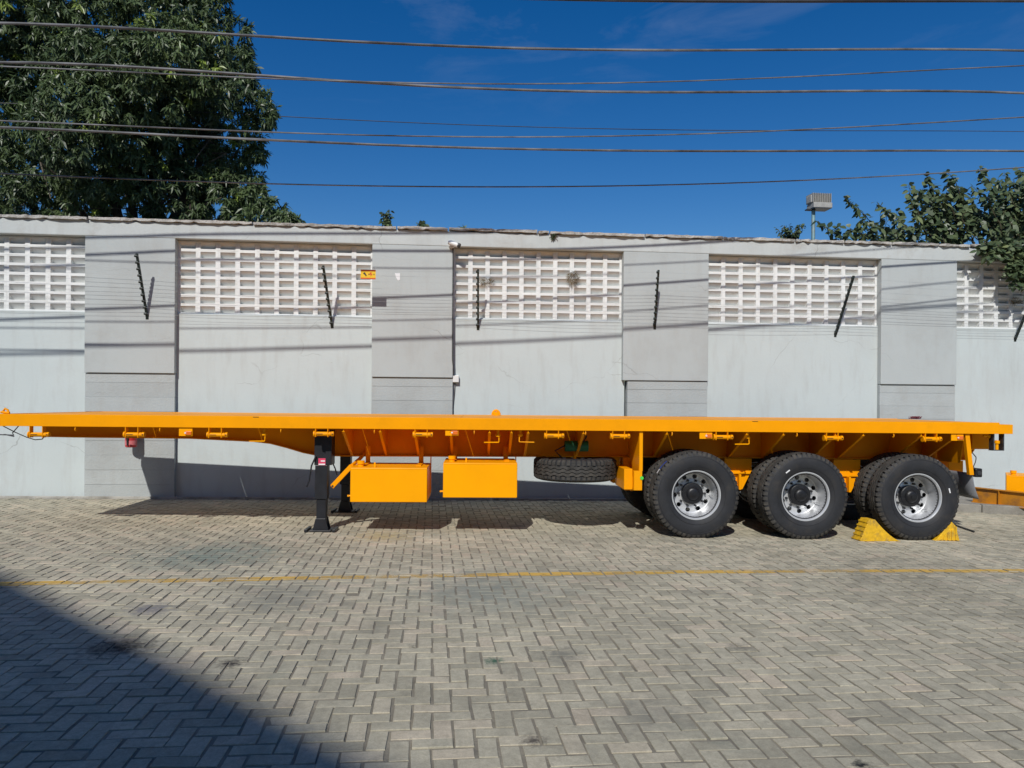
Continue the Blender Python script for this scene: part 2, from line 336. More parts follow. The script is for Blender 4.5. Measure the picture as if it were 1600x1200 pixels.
YW = 12.304                                            # front face of the wall's pilasters
PC = .1015                                              # one herringbone cell
FIELD = paver_mat('paver_concrete', False); SINGLE = paver_mat('paver_concrete_single', True)
def paver_geo(hx, hy):
    i = .0085; c = .0014
    top = [(-hx+i, -hy+i), (hx-i, -hy+i), (hx-i, hy-i), (-hx+i, hy-i)]
    mid = [(-hx+i-c, -hy+i-c), (hx-i+c, -hy+i-c), (hx-i+c, hy-i+c), (-hx+i-c, hy-i+c)]
    v = [(x, y, 0) for x, y in top]+[(x, y, -.0022) for x, y in mid]+[(x, y, -.016) for x, y in mid]
    f = [(0, 1, 2, 3)]+[(k+4, (k+1) % 4+4, (k+1) % 4, k) for k in range(4)]+[(k+8, (k+1) % 4+8, (k+1) % 4+4, k+4) for k in range(4)]
    return np.array(v), f
GH = paver_geo(PC, PC/2); GV = paver_geo(PC/2, PC)
pav = []                                               # (cx, cy, vertical?)
X0, X1, Y0, Y1 = -13.0, 14.0, 1.0, YW+.02
ox, oy = .012, .046
for i in range(int(X0/PC), int(X1/PC)+1):
    for j in range(int(Y0/PC), int(Y1/PC)):
        kk = (i+j) % 4
        if kk == 0: pav.append((ox+(i+1)*PC, oy+(j+.5)*PC, 0))
        elif kk == 2: pav.append((ox+(i+.5)*PC, oy+(j+1)*PC, 1))
pav = [p for p in pav if p[1] < YW-.06]
def vis_depth(p):
    q = Vector((p[0], p[1], zg(p[0], p[1])))-CAM; d = q.dot(FW); u = q.dot(RT)/d*F; v = -q.z/d*F+HOR
    return d if d > .5 and -830 < u < 830 and v < 1215 else 1e9
order = sorted(range(len(pav)), key=lambda k: vis_depth(pav[k])); single = set(order[:300])
mesh_h = None
tilt = (-SY, SX, 0)
def small_mesh(geo, nm):
    me = bpy.data.meshes.new(nm); me.from_pydata([tuple(v) for v in geo[0]], [], geo[1]); me.materials.append(SINGLE); return me
meH, meV = small_mesh(GH, 'paver'), small_mesh(GV, 'paver')
V = []; Q = []; T = []; n0 = 0; PAVERS = []
for k, (cx, cy, ver) in enumerate(pav):
    rz = random.gauss(0, .02); dz = random.gauss(0, .0014); tx = random.gauss(0, .010); ty = random.gauss(0, .010)
    dx = random.gauss(0, .003); dy = random.gauss(0, .003); cx += dx; cy += dy
    z = zg(cx, cy)+dz
    if k in single:
        link('paver', meV if ver else meH, ground, (cx, cy, z), (-SY+tx, SX+ty, rz))
    else:
        geo = GV if ver else GH; a = geo[0].copy(); c_, s_ = math.cos(rz), math.sin(rz)
        x = a[:, 0]*c_-a[:, 1]*s_; y = a[:, 0]*s_+a[:, 1]*c_
        V.append(np.stack([cx+x, cy+y, z+a[:, 2]-(SX-ty)*x-(SY-tx)*y], 1))
        Q += [tuple(i+n0 for i in q) for q in geo[1]]; T += [random.random()]*9; n0 += 12
    PAVERS.append((cx, cy, ver, z, rz, tx, ty))
me = np_mesh('paver_field', np.concatenate(V), Q, T); me.materials.append(FIELD)
tag(link('paver_field', me, ground), kind='stuff')

# painted line, lying on the pavers it crosses and broken at the joints
def clip(poly, nx, ny, d):
    out = []
    for a, b in zip(poly, poly[1:]+poly[:1]):
        da = a[0]*nx+a[1]*ny-d; db = b[0]*nx+b[1]*ny-d
        if da <= 0: out.append(a)
        if (da < 0) != (db < 0) and da != db:
            t = da/(da-db); out.append((a[0]+(b[0]-a[0])*t, a[1]+(b[1]-a[1])*t))
    return out
line = MB()
def ymid(x):
    return float(np.interp(x, [-13, -3.6, -1, .76, 2.65, 4.6, 6, 14], [6.25, 6.65, 6.785, 6.865, 6.92, 6.905, 6.87, 6.6]))
for (cx, cy, ver, z, rz, tx, ty) in PAVERS:
    if abs(cy-ymid(cx)) > .25: continue
    hx, hy = (PC/2, PC) if ver else (PC, PC/2); i = .0062
    c_, s_ = math.cos(rz), math.sin(rz)
    poly = [(cx+x*c_-y*s_, cy+x*s_+y*c_) for x, y in ((-hx+i, -hy+i), (hx-i, -hy+i), (hx-i, hy-i), (-hx+i, hy-i))]
    sl = (ymid(cx+.1)-ymid(cx-.1))/.2; nx, ny = -sl, 1; ln = math.hypot(nx, ny); nx /= ln; ny /= ln
    d0 = cx*nx+ymid(cx)*ny
    hw = .068
    poly = clip(poly, nx, ny, d0+hw+random.gauss(0, .003)); poly = clip(poly, -nx, -ny, -(d0-hw)+random.gauss(0, .003)) if len(poly) > 2 else []
    if len(poly) < 3: continue
    line.add([(x, y, z-(SX-ty)*(x-cx)-(SY-tx)*(y-cy)+.0014) for x, y in poly], [tuple(range(len(poly)))])
pm = bpy.data.materials.new('worn_yellow_paint'); pm.use_nodes = True
N = pm.node_tree.nodes; Lk = pm.node_tree.links.new; b = N['Principled BSDF']; b.inputs['Base Color'].default_value = (.62, .39, .085, 1); b.inputs['Roughness'].default_value = .75
gg = N.new('ShaderNodeNewGeometry'); n1 = N.new('ShaderNodeTexNoise'); n1.inputs['Scale'].default_value = 7; n1.inputs['Detail'].default_value = 10; n1.inputs['Roughness'].default_value = .75
n2 = N.new('ShaderNodeTexNoise'); n2.inputs['Scale'].default_value = .8; n2.inputs['Detail'].default_value = 3
Lk(gg.outputs['Position'], n1.inputs['Vector']); Lk(gg.outputs['Position'], n2.inputs['Vector'])
ad = N.new('ShaderNodeMath'); ad.operation = 'MULTIPLY_ADD'; ad.inputs[1].default_value = .9; Lk(n2.outputs['Fac'], ad.inputs[0]); Lk(n1.outputs['Fac'], ad.inputs[2])
r = N.new('ShaderNodeMapRange'); r.inputs['From Min'].default_value = .78; r.inputs['From Max'].default_value = 1.02; r.inputs['To Min'].default_value = .12; r.inputs['To Max'].default_value = .95
Lk(ad.outputs[0], r.inputs['Value'])
tr = N.new('ShaderNodeBsdfTransparent'); ms = N.new('ShaderNodeMixShader'); Lk(r.outputs[0], ms.inputs[0]); Lk(tr.outputs[0], ms.inputs[1]); Lk(b.outputs[0], ms.inputs[2]); Lk(ms.outputs[0], N['Material Output'].inputs['Surface'])
tag(line.build('painted_line', pm), 'worn yellow line painted across the grey pavers', 'road marking', kind='structure')

# kerb and raised strip at the foot of the wall on the right
ka, kb = gnd(1490, 799), gnd(1600, 805); kd = (kb-ka); kd.z = 0; kd.normalize()
pav_root = thing('pavement', 'low concrete strip with kerbstones beside the wall, right', 'pavement', (0, 0, 0)); pav_root['kind'] = 'structure'
st = ka-kd*3.2; kn = Vector((-kd.y, kd.x, 0))
L_k = .9
for i in range(7):
    a = st+kd*(i*L_k); mt = Matrix.Translation((a.x, a.y, zg(a.x, a.y)-.02)) @ Matrix.Rotation(math.atan2(kd.y, kd.x), 4, 'Z') @ Matrix.Rotation(SX, 4, 'Y')
    MB().box(.004, L_k-.004, 0, .16, -.1, .155+random.gauss(0, .003), mt).build('kerbstone', 'kerb', pav_root, bevel=.012)
q = MB(); en = st+kd*(7*L_k); p1 = st+kn*.16; p2 = en+kn*.16
q.add([(p1.x, p1.y, zg(p1.x, p1.y)+.118), (p2.x, p2.y, zg(p2.x, p2.y)+.118), (p2.x, YW+.05, zg(p2.x, YW)+.118), (p1.x, YW+.05, zg(p1.x, YW)+.118)], [(0, 1, 2, 3)])
q.add([(p1.x, p1.y, zg(p1.x, p1.y)+.118), (p1.x, YW+.05, zg(p1.x, YW)+.118), (p1.x, YW+.05, zg(p1.x, YW)-.1), (p1.x, p1.y, zg(p1.x, p1.y)-.1)], [(0, 1, 2, 3)])
q.build('strip_surface', 'kerb', pav_root)

# ================================================================== WALL
WX0, WX1 = -13.5, 15.0; ZT, ZO, ZS = 4.43, 4.18, 2.99
wall = thing('boundary_wall', 'long grey painted boundary wall with white breeze block screens', 'wall', (0, YW, 0))
def wp(mb, name, mt, bevel=0., parent=wall, smooth=None): return mb.build(name, mt, parent, bevel=bevel, org=(0, YW, 0), smooth=smooth)
PIL = [(-9.6, -8.25, 0, 2.02), (-5.475, -4.108, 0, 2.015), (-.996, .339, 0, 1.99), (3.241, 4.748, .09, 1.975), (7.931, 9.376, 0, 1.95), (12.6, 14.0, 0, 1.95)]
wp(MB().box(WX0, WX1, YW, YW+.30, ZO, ZT), 'top_beam', 'beam', .012)
rest = MB()
edges = [WX0]+[v for p in PIL for v in p[:2]]+[WX1]
for i in range(0, len(edges), 2):
    a, b = edges[i], edges[i+1]
    wp(MB().box(a-.05, b+.05, YW+.11, YW+.28, -.4, ZS-.028), 'wall_panel', 'panel')
    wp(MB().box(a-.02, b+.02, YW+.106, YW+.285, ZS-.027, ZS), 'sill', 'panel', .004)
    n = max(1, round((b-a)/.305)); w_ = (b-a)/n
    bw, bh, dpt = .305, .1475, .135
    bm_ = MB(); vx, hz = .037, .0225
    o_ = [(0, 0), (w_, 0), (w_, bh), (0, bh)]; i_ = [(vx, hz), (w_-vx, hz), (w_-vx, bh-hz), (vx, bh-hz)]
    vs = [(x, 0, z) for x, z in o_]+[(x, 0, z) for x, z in i_]+[(x, (.0015 if z > hz+.01 else .107), z) for x, z in i_]+[(x, dpt+.02, z) for x, z in o_]
    bm_.add(vs, [(k, (k+1) % 4, (k+1) % 4+4, k+4) for k in range(4)]+[(k+4, (k+1) % 4+4, (k+1) % 4+8, k+8) for k in range(4)]+[(8, 9, 10, 11), (15, 14, 13, 12)]+[(k+12, (k+1) % 4+12, (k+1) % 4, k) for k in range(4)])
    bme = bm_.mesh('breeze_block'); bme.materials.append(M['block'])
    for r_ in range(8):
        for c_ in range(n):
            x = a+c_*w_
            if x+w_ < -6.85 or x > 10.75:
                rest.add([(vx_+x, vy_+.14, vz_+ZS+.002+r_*bh) for vx_, vy_, vz_ in vs], bm_.f); continue
            link('breeze_block', bme, wall, (x, .14+random.gauss(0, .0012), ZS+.002+r_*bh), (0, 0, 0))
tag(rest.build('breeze_block_rest', 'block', wall), kind='stuff')
for (a, b, step, zl) in PIL:
    up = MB(); up.box(a, b, YW, YW+.30, zl, ZO-.002)
    up.v = up.v; wp(up, 'pilaster_slab', 'pil', .008)
    ch = .232; z = zl-.012; j = 0
    bk = wp(MB().box(a+step+.01, b-.01, YW+.036, YW+.29, -.4, zl-.004), 'pilaster_core', 'course')
    while z > -.3:
        j += 1; h_ = ch*(1 if j > 1 else .62)
        wp(MB().box(a+step, b, YW+.028+random.gauss(0, .002), YW+.2, z-h_+.0035, z-.0), 'course_block', 'course', .003)
        z -= h_
# foot render strip
q = MB(); q.box(WX0, 8.0, YW-.012, YW+.02, -.35, .05)
for k, v in enumerate(q.v):
    q.v[k] = (v[0], v[1], zg(v[0], YW)+(.035 if v[2] > 0 else -.2))
wp(q, 'wall_foot', 'base_dirt', .008)
# broken coping
x = WX0; brk = [-5.42, -2.9, -.6, .25, 1.75, 1.95, 3.6, 5.0, 6.3, 7.2, 8.1, 9.0, 9.6, 10.4, 12, 15]
lo = WX0
for kx, hi in enumerate([-11.5, -9, -7.2]+brk):
    n = max(3, int((hi-lo)/.07)); poly = []
    dzc = -.008 if lo < -5.5 else random.gauss(0, .006)
    top = []; bot = []
    for i in range(n+1):
        xx = lo+.012+(hi-lo-.024)*i/n
        top.append((xx, ZT+.046+dzc+random.gauss(0, .004)))
        bot.append((xx, ZT+.002+dzc+(random.random() < .35)*random.uniform(0, .02)))
    yy = -.055+random.gauss(0, .008)
    cm = MB(); nn = n+1
    vs = []
    for (xt, zt), (xb, zb) in zip(top, bot):
        e = yy+random.gauss(0, .007)-(.0 if random.random() > .12 else -.03)
        vs += [(xt, YW+e, zt), (xb, YW+e+.006, zb), (xb, YW+.33, zb), (xt, YW+.33, zt+.004)]
    fs = []
    for i in range(n):
        for k in range(4): fs.append((i*4+k, i*4+(k+1) % 4, i*4+4+(k+1) % 4, i*4+4+k))
    fs += [(0, 1, 2, 3), (n*4+3, n*4+2, n*4+1, n*4)]
    cm.add(vs, fs); wp(cm, 'coping_slab', 'coping')
    lo = hi
# ================================================================== things on the wall
def wall_thing(name, label, cat, loc, **k): return thing(name, label, cat, loc, **k)
# cctv camera
p = at(706, 383, YW-.02)
cc = thing('security_camera', 'small white bullet security camera at the pilaster corner under the coping', 'camera', (p.x, YW, p.z))
MB().cyl((0, 0, 0), (0, -.05, 0), .055, 16).build('mount', 'white_plastic', cc, smooth=40)
MB().cyl((0, -.05, -.005), (.02, -.09, -.01), .02, 10).build('arm', 'white_plastic', cc, smooth=40)
bd = MB().cyl((-.05, -.105, .03), (.10, -.16, -.03), .04, 16).build('housing', 'white_plastic', cc, smooth=40)
MB().cyl((.085, -.155, -.022), (.128, -.171, -.041), .0385, 16).build('lens_hood', 'sign_black', cc, smooth=40)
# cable and junction box
x = .352
pj = at(712, 592, YW+.05)
jb = thing('junction_box', 'white square junction box on the wall beside the pilaster', 'junction box', (pj.x, YW+.11, pj.z))
MB().box(-.055, .055, -.075, 0, -.06, .06).build('case', 'white_plastic', jb, bevel=.008)
MB().box(-.05, .05, -.082, -.0755, -.055, .055).build('lid', 'white_plastic', jb, bevel=.004)
tag(MB().tube([(p.x+.02, YW-.012, p.z-.05), (x-.02, YW-.012, 3.8), (x-.022, YW-.01, 3.0), (x-.018, YW-.012, 2.3), (pj.x-.03, YW+.03, pj.z+.055)], .011, 6).build('camera_cable', 'cable_dark'), 'black cable running down from the security camera to the junction box', 'cable')
tag(MB().tube([(pj.x-.01, YW+.09, pj.z-.06), (pj.x-.02, YW+.085, 1.75), (pj.x-.045, YW+.09, 1.45), (pj.x-.05, YW+.09, zg(pj.x, YW)+.1)], .008, 6).build('lower_cable', 'cable'), 'thin grey cable dropping from the white junction box towards the deck', 'cable')
# warning sign
p0, p1 = at(563.5, 421, YW-.43), at(587, 436.5, YW-.43); sw, sh = p1.x-p0.x, p0.z-p1.z
sg = thing('warning_sign', 'small yellow and red warning sign hung on the fence wires', 'sign', (p0.x, YW-.43, p1.z))
MB().box(0, sw, 0, .004, 0, sh).build('plate', 'sign_yellow', sg)
MB().box(.002, sw-.002, -.002, -.0005, sh*.83, sh-.002).build('top_band', 'sign_red', sg)
MB().box(.002, sw-.002, -.002, -.0005, .002, sh*.15).build('bottom_band', 'sign_red', sg)
MB().prism([(sw*.15, sh*.62), (sw*.28, sh*.72), (sw*.42, sh*.34), (sw*.33, sh*.30), (sw*.30, sh*.42), (sw*.22, sh*.5)], -.002, -.0005).build('hand_symbol', 'sign_black', sg)
bolt = MB().prism([(sw*.62, sh*.72), (sw*.74, sh*.72), (sw*.70, sh*.56), (sw*.80, sh*.56), (sw*.64, sh*.26), (sw*.67, sh*.47), (sw*.57, sh*.47)], -.002, -.0005)
bolt.build('lightning_symbol', 'sign_red', sg)
for xx in (.52, .86): MB().box(sw*xx, sw*(xx+.05), -.002, -.0005, sh*.44, sh*.58).build('symbol_mark', 'sign_black', sg)
# paint patch
pp = [at(a, b, YW) for a, b in ((617, 427), (625, 427), (625, 437), (622, 438.5), (619, 434))]
tag(MB().prism([(v.x, v.z) for v in pp], YW-.004, YW-.0005).build('paper_scrap', 'sticker_white'), 'white scrap of paper stuck on the pilaster right of the warning sign', 'paper')
# nests
def nest(label, px, py, rx, rz_, n, group=None, cat='nest'):
    c = at(px, py, YW+.1); vs = MB()
    for i in range(n):
        a = random.uniform(0, 6.28); b_ = random.gauss(0, .5); rr = random.random()**.5
        p = Vector((c.x+math.cos(a)*rx*rr, YW+.12-abs(random.gauss(0, .03)), c.z+math.sin(a)*rz_*rr)); d = Vector((math.cos(a+b_+1.), random.gauss(-.4, .3), math.sin(a+b_+1.))).normalized()*random.uniform(.03, .08)
        vs.tube([p, p+d*.6, p+d+Vector((0, 0, -.012))], .0028, 3, .4)
    tag(vs.build('grass_nest', 'nest', org=(0, 0, 0)), label, cat, group)
nest('ragged dry grass nest in the middle of the third breeze block screen', 895, 434, .10, .10, 260)
nest('small dark twig nest in a breeze block slot beside a fence bracket', 760, 440, .10, .035, 120)
nest('brown nest in a breeze block slot under the hanging shrub', 1586, 470, .10, .05, 130)
# fire extinguisher on the wall
p = at(204, 699, YW-.14)
ex = thing('fire_extinguisher', 'red fire extinguisher hanging on the pilaster, half hidden behind the deck', 'extinguisher', (p.x, YW, p.z))
MB().lathe([(.001, 0), (.07, 0), (.085, .012), (.088, .05), (.088, .40), (.07, .46), (.03, .49), (.03, .53), (.001, .53)], 24).build('body', 'red', ex, smooth=40)
for o in ex.children: o.rotation_euler = (math.pi/2, 0, 0); o.location = (0, -.12, 0)
lb = MB(); n = 14
vs = []
for i in range(n+1):
    t = math.radians(200+140*i/n); vs += [(.0895*math.cos(t), -.12+.0895*math.sin(t), .04), (.0895*math.cos(t), -.12+.0895*math.sin(t), .11)]
lb.add(vs, [(i*2, i*2+2, i*2+3, i*2+1) for i in range(n)]); lb.build('label', 'pale_red', ex)
MB().tube([(0, -.12, .52), (-.06, -.2, .48), (-.05, -.225, .3), (-.02, -.222, .12), (-.015, -.222, .03)], .012, 8).build('hose', 'sign_black', ex, smooth=40)
MB().cyl((-.02, -.222, .16), (-.013, -.222, .05), .022, 8, .008).build('nozzle', 'sign_black', ex, smooth=40)
MB().box(-.02, .02, -.035, 0, .1, .3).build('hanger', 'dark_steel', ex)
MB().box(-.012, .012, -.19, -.06, .53, .56).build('handle', 'sign_black', ex)

# electric fence brackets and wires
BR = [((213.5, 396), (230, 496), 'left-most electric fence bracket, black and leaning, on the first pilaster'),
      ((505, 415), (519, 510), 'black electric fence bracket over the screen left of the warning sign'),
      ((747, 421), (747, 513), 'upright black electric fence bracket beside the security camera screen'),
      ((1029, 422), (1023, 512), 'black electric fence bracket on the plain pilaster in the middle right'),
      ((1334, 431), (1305, 524), 'black electric fence bracket leaning right before the fourth screen'),
      ((1620, 448), (1586, 531), 'electric fence bracket under the shrub at the right edge')]
ends = []
NW = 10
for i, (tp, bs, lab) in enumerate(BR):
    on_pil = i in (0, 3)
    yb = YW if on_pil else YW+.11
    B = at(bs[0], bs[1], yb); Tp = at(tp[0], tp[1], YW-.36)
    ends.append((B, Tp))
    fb = thing('fence_bracket', lab, 'fence bracket', B, group='electric fence brackets along the wall')
    d = (Tp-B); ln = d.length; q = d.to_track_quat('Z', 'Y').to_matrix().to_4x4()
    post = MB().box(-.016, .016, -.016, .016, -.02, ln, q); post.build('post', 'bracket', fb)
    MB().box(-.022, .022, -.006, .0, -.03, .03).build('wall_plate', 'bracket', fb)
    for k in range(NW):
        t = .06+.90*k/(NW-1); pc = d*t
        MB().cyl(pc+Vector((-.034, -.012, 0)), pc+Vector((.006, -.012, 0)), .021, 8).build('insulator', 'bracket', fb, smooth=40)
ordn = ['lowest', 'second lowest', 'third lowest', 'fourth lowest', 'fifth lowest', 'fifth highest', 'fourth highest', 'third highest', 'second highest', 'highest']
for k in range(NW):
    t = .06+.90*k/(NW-1); t = t
    pts = []
    P = [b+(a-b)*t+Vector((-.03, -.024, 0)) for b, a in ends]
    P = [P[0]+(P[0]-P[1])*1.3]+P+[P[-1]+(P[-1]-P[-2])*.8]
    for a, b in zip(P[:-1], P[1:]):
        sag = random.uniform(.004, .03)
        for s in range(8):
            u = s/8; pts.append(a.lerp(b, u)-Vector((0, 0, 4*sag*u*(1-u))))
    pts.append(P[-1])
    tag(MB().tube(pts, .0015, 4).build('fence_wire', 'wire'), ordn[k]+' thin electric fence wire strung along the wall', 'fence wire', 'electric fence wires')

# ================================================================== OVERHEAD CABLES
def cable(name, label, xs, ys, Ys, r, mt='cable', ext=18):
    P = []
    for px in np.linspace(xs[0], xs[-1], 25):
        py = np.interp(px, xs, ys); P.append((px, py))
    cx = np.polyfit(xs, ys, min(4, len(xs)-1)); cy = np.polyfit(*zip(*Ys), min(1, len(Ys)-1))
    pts = []
    for px in np.linspace(-10, 1610, 28):
        pts.append(at(px, float(np.polyval(cx, px)), float(np.polyval(cy, px))))
    a = pts[0]-(pts[1]-pts[0]).normalized()*ext+Vector((0, 0, .3)); b = pts[-1]+(pts[-1]-pts[-2]).normalized()*ext
    tag(MB().tube([a]+pts+[b], r, 6).build(name, mt, smooth=60), label, 'cable', 'overhead cables above the wall')
cable('power_cable', 'thick uppermost grey overhead cable crossing the whole sky', [0, 480, 800, 1200, 1600], [36, 61, 75, 78, 79], [(135, 9.93), (620, 10.04), (1430, 10.2)], .0175)
cable('power_cable', 'thick grey overhead cable second from the top', [0, 480, 800, 1100, 1600], [97.5, 123, 140, 144, 145.5], [(135, 10.1), (700, 10.25), (1430, 10.4)], .0175)
cable('power_cable', 'thin cable just under the second thick cable, rising to the right', [0, 480, 800, 1060, 1600], [103.5, 125, 131, 127, 102.5], [(135, 10.0), (1430, 9.95)], .009)
cable('power_cable', 'thin overhead cable above the lowest thick cable, rising to the right', [0, 480, 800, 1200, 1600], [188.5, 208.5, 214, 205, 183], [(135, 9.8), (975, 9.96), (1430, 9.96)], .009)
cable('power_cable', 'lowest of the three thick grey overhead cables', [0, 480, 800, 1200, 1600], [199, 221.5, 232.5, 236, 236], [(135, 10.12), (975, 10.39), (1430, 10.67)], .016)
cable('power_cable', 'lowest overhead cable, thin, meeting the shrub on the right', [0, 480, 800, 1200, 1600], [271, 288.6, 292, 284, 261.5], [(135, 10.07), (585, 10.18), (975, 10.25), (1430, 10.34)], .009)
cable('power_cable', 'hair-thin dark overhead cable between the second and third thick cables', [0, 480, 800, 1200, 1600], [161, 184, 197.5, 204, 205.5], [(0, 15.), (1600, 17.)], .008, 'cable_dark')
cable('power_cable', 'dark cable grazing the top edge of the picture, right half', [-200, 400, 975, 1430, 1600], [-50, -20, 0.2, 1.2, 1.2], [(135, 8.3), (975, 8.42), (1430, 8.49)], .02, 'cable_dark')

# ================================================================== TRAILER
PHI = .0621; TRX, TRY = -.006, .003
T0 = Vector((-5.036, 9.202, 0)); T0.z = zg(T0.x, T0.y)
trailer = thing('flatbed_trailer', 'long empty yellow flatbed semi trailer parked beside the wall', 'trailer', T0, (TRX, TRY, -PHI))
TR = Euler((TRX, TRY, -PHI)).to_matrix(); TI = TR.transposed()
def L(px, py, yl=0.):
    o = TI @ (CAM-T0); d = TI @ ray(px, py); t = (yl-o.y)/d.y; return o+d*t
def gl(xl, yl):                                        # ground height in the trailer's frame
    P = T0+TR @ Vector((xl, yl, 0)); d = TR @ Vector((0, 0, 1)); return (zg(P.x, P.y)-P.z)/d.z
TW = 2.30
ztop = L(700, 652.8).z; LEN = L(1562, 665).x; zb = ztop-.142
def tp(mb, name, mt='yellow', bevel=.003, parent=trailer, smooth=None): return mb.build(name, mt, parent, bevel=bevel, smooth=smooth)
# deck planks of steel sheet and rails
n_sheet = 9
for i in range(n_sheet):
    a = .06+(LEN-.12)*i/n_sheet; b = .06+(LEN-.12)*(i+1)/n_sheet
    tp(MB().box(a+.002, b-.002, .062, TW-.062, ztop-.008, ztop-.003), 'deck_sheet', 'yellow', 0)
for y0, sgn in ((0, 1), (TW, -1)):
    prof = [(y0, zb), (y0+sgn*.06, zb), (y0+sgn*.06, zb+.008), (y0+sgn*.009, zb+.008), (y0+sgn*.009, ztop-.008), (y0+sgn*.06, ztop-.008), (y0+sgn*.06, ztop), (y0, ztop)]
    tp(MB().prism(prof, 0, LEN, 'x'), 'side_rail')
tp(MB().box(-.012, .062, .001, TW-.001, zb-.002, ztop+.002), 'front_beam')
zr = L(1575, 663.5).z; xr = L(1583, 670).x
tp(MB().box(LEN-.06, xr, .003, TW-.003, zb+.001, zr), 'rear_beam')
# main beams
YB = (.74, TW-.74)
bprof = [(70, 680.5), (120, 681.5), (300, 683.5), (350, 686), (400, 688.5), (425, 691.5), (450, 698), (475, 705.5), (497, 710), (540, 711), (985, 712), (1250, 714.5), (1505, 717)]
pts = [(L(a, b, .74).x, L(a, b, .74).z) for a, b in bprof]
rear = [(L(1517, 702, .74).x, L(1517, 701, .74).z), (xr-.12, L(1550, 702, .74).z)]
low = pts+rear
for yb in YB:
    web = MB().prism(low+[(low[-1][0], zb+.06), (low[0][0], zb+.06)], yb-.006, yb+.006)
    mbm = tp(web, 'main_beam', 'yellow', 0)
    fl = MB()
    for (x0, z0), (x1, z1) in zip(low[:-1], low[1:]):
        fl.add([(x0, yb-.075, z0), (x1, yb-.075, z1), (x1, yb+.075, z1), (x0, yb+.075, z0), (x0, yb-.075, z0-.014), (x1, yb-.075, z1-.014), (x1, yb+.075, z1-.014), (x0, yb+.075, z0-.014)],
               [(0, 1, 2, 3), (7, 6, 5, 4), (0, 4, 5, 1), (3, 2, 6, 7), (0, 3, 7, 4), (1, 5, 6, 2)])
    tp(fl, 'flange', 'yellow', 0, mbm)
    tp(MB().box(low[0][0], low[-1][0], yb-.075, yb+.075, zb+.061, zb+.073), 'flange', 'yellow', 0, mbm)
def zlow(x): return float(np.interp(x, [p[0] for p in low], [p[1] for p in low]))
# cross members and outriggers
for i in range(24):
    x = .5+i*(LEN-.9)/23
    cmb = MB().box(x-.003, x+.003, .063, TW-.063, ztop-.1, ztop-.010).box(x, x+.04, .063, TW-.063, ztop-.1, ztop-.094)
    tp(cmb, 'cross_member', 'yellow', 0)
for px in (545, 600, 652, 706, 764, 797, 822, 905, 1030, 1150, 1205, 1283, 1325, 1412, 1465):
    x = L(px, 690, .4).x; zl_ = zlow(x)
    for side in (0, 1):
        y = lambda v: v if side == 0 else TW-v
        tp(MB().prism([(y(.02), zb-.001), (y(.735), zb-.001), (y(.735), zl_+.002), (y(.66), zl_+.002), (y(.02), zb-.03)], x-.004, x+.004, 'x').prism([(y(.02), zb-.031), (y(.66), zl_+.001), (y(.66), zl_-.005), (y(.02), zb-.037)], x-.016, x+.016, 'x'), 'outrigger', 'yellow', 0)
# tie-down rollers under the rail
for (px, py) in ((61, 679), (210, 679), (340, 679.5), (506, 678), (661, 679), (866, 681), (969, 681.5), (1130, 683), (1302, 684.5), (1456, 686)):
    c = L(px, py, .03); s = 1.0
    ro = tp(MB().cyl((c.x-.105, .035, c.z), (c.x+.085, .035, c.z), .026, 14), 'tie_roller', 'yellow', 0, smooth=40)
    for dx in (-.095, .05):
        tp(MB().box(c.x+dx-.004, c.x+dx+.004, .005, .075, c.z-.035, zb), 'bracket', 'yellow', 0, ro)
    tp(MB().cyl((c.x+.09, .035, c.z), (c.x+.118, .035, c.z), .030, 14), 'roller_end', 'yellow', 0, ro, 40)
    tp(MB().cyl((c.x+.104, .002, c.z), (c.x+.104, .016, c.z), .008, 8), 'lever_hole', 'hub', 0, ro)
    tp(MB().cyl((c.x-.122, .035, c.z), (c.x-.106, .035, c.z), .036, 14), 'ratchet_wheel', 'yellow', 0, ro, 40)
    tp(MB().box(c.x-.085, c.x-.01, .006, .014, c.z-.003, c.z+.004), 'slot', 'hub', 0, ro)
for px, py in ((118, 673), (250, 673), (439, 673.5), (585, 672.5), (741, 673.5), (915, 675.5), (1050, 677), (1245, 680), (1396, 681)):
    c = L(px, py, .02)
    tp(MB().tube([(c.x, .03, zb+.004), (c.x, .012, zb-.018), (c.x, .008, zb-.04), (c.x, .02, zb-.052), (c.x, .036, zb-.045)], .006, 6), 'rope_hook', 'yellow', 0, smooth=50)
for k, (px, py) in enumerate(((290, 676.5), (706, 676), (1103, 681), (1496, 684))):
    c = L(px, py, .02)
    sm = tp(MB().box(c.x-.078, c.x+.078, .02, .032, c.z-.036, zb), 'marker_plate', 'yellow_tank', 0)
    tp(MB().box(c.x-.004, c.x+.07, .006, .0195, c.z-.024, c.z+.022), 'side_marker', 'orange_lens', .004, sm)
    tp(MB().box(c.x-.008, c.x+.012, .003, .0055, c.z-.006, c.z+.008), 'reflector', 'sticker_white', 0, sm)
# twist locks under the rail with their handles
for px, py, hd in ((413, 678.5, -1), (778, 680.5, -1), (813, 680, 1), (1168, 683.5, -1)):
    c = L(px, py, .12)
    tl = tp(MB().cyl((c.x, .12, c.z-.012), (c.x, .12, c.z+.012), .032, 12).cyl((c.x, .12, c.z+.012), (c.x, .12, zb+.02), .018, 10), 'twist_lock', 'yellow_tank', 0, smooth=40)
    tp(MB().tube([(c.x+.012*-hd, .11, c.z-.01), (c.x+.014*-hd, .10, c.z-.075), (c.x+.008*-hd, .10, c.z-.082), (c.x+.17*hd, .09, c.z-.084)], .007, 6), 'lock_handle', 'yellow_tank', 0, tl, 50)
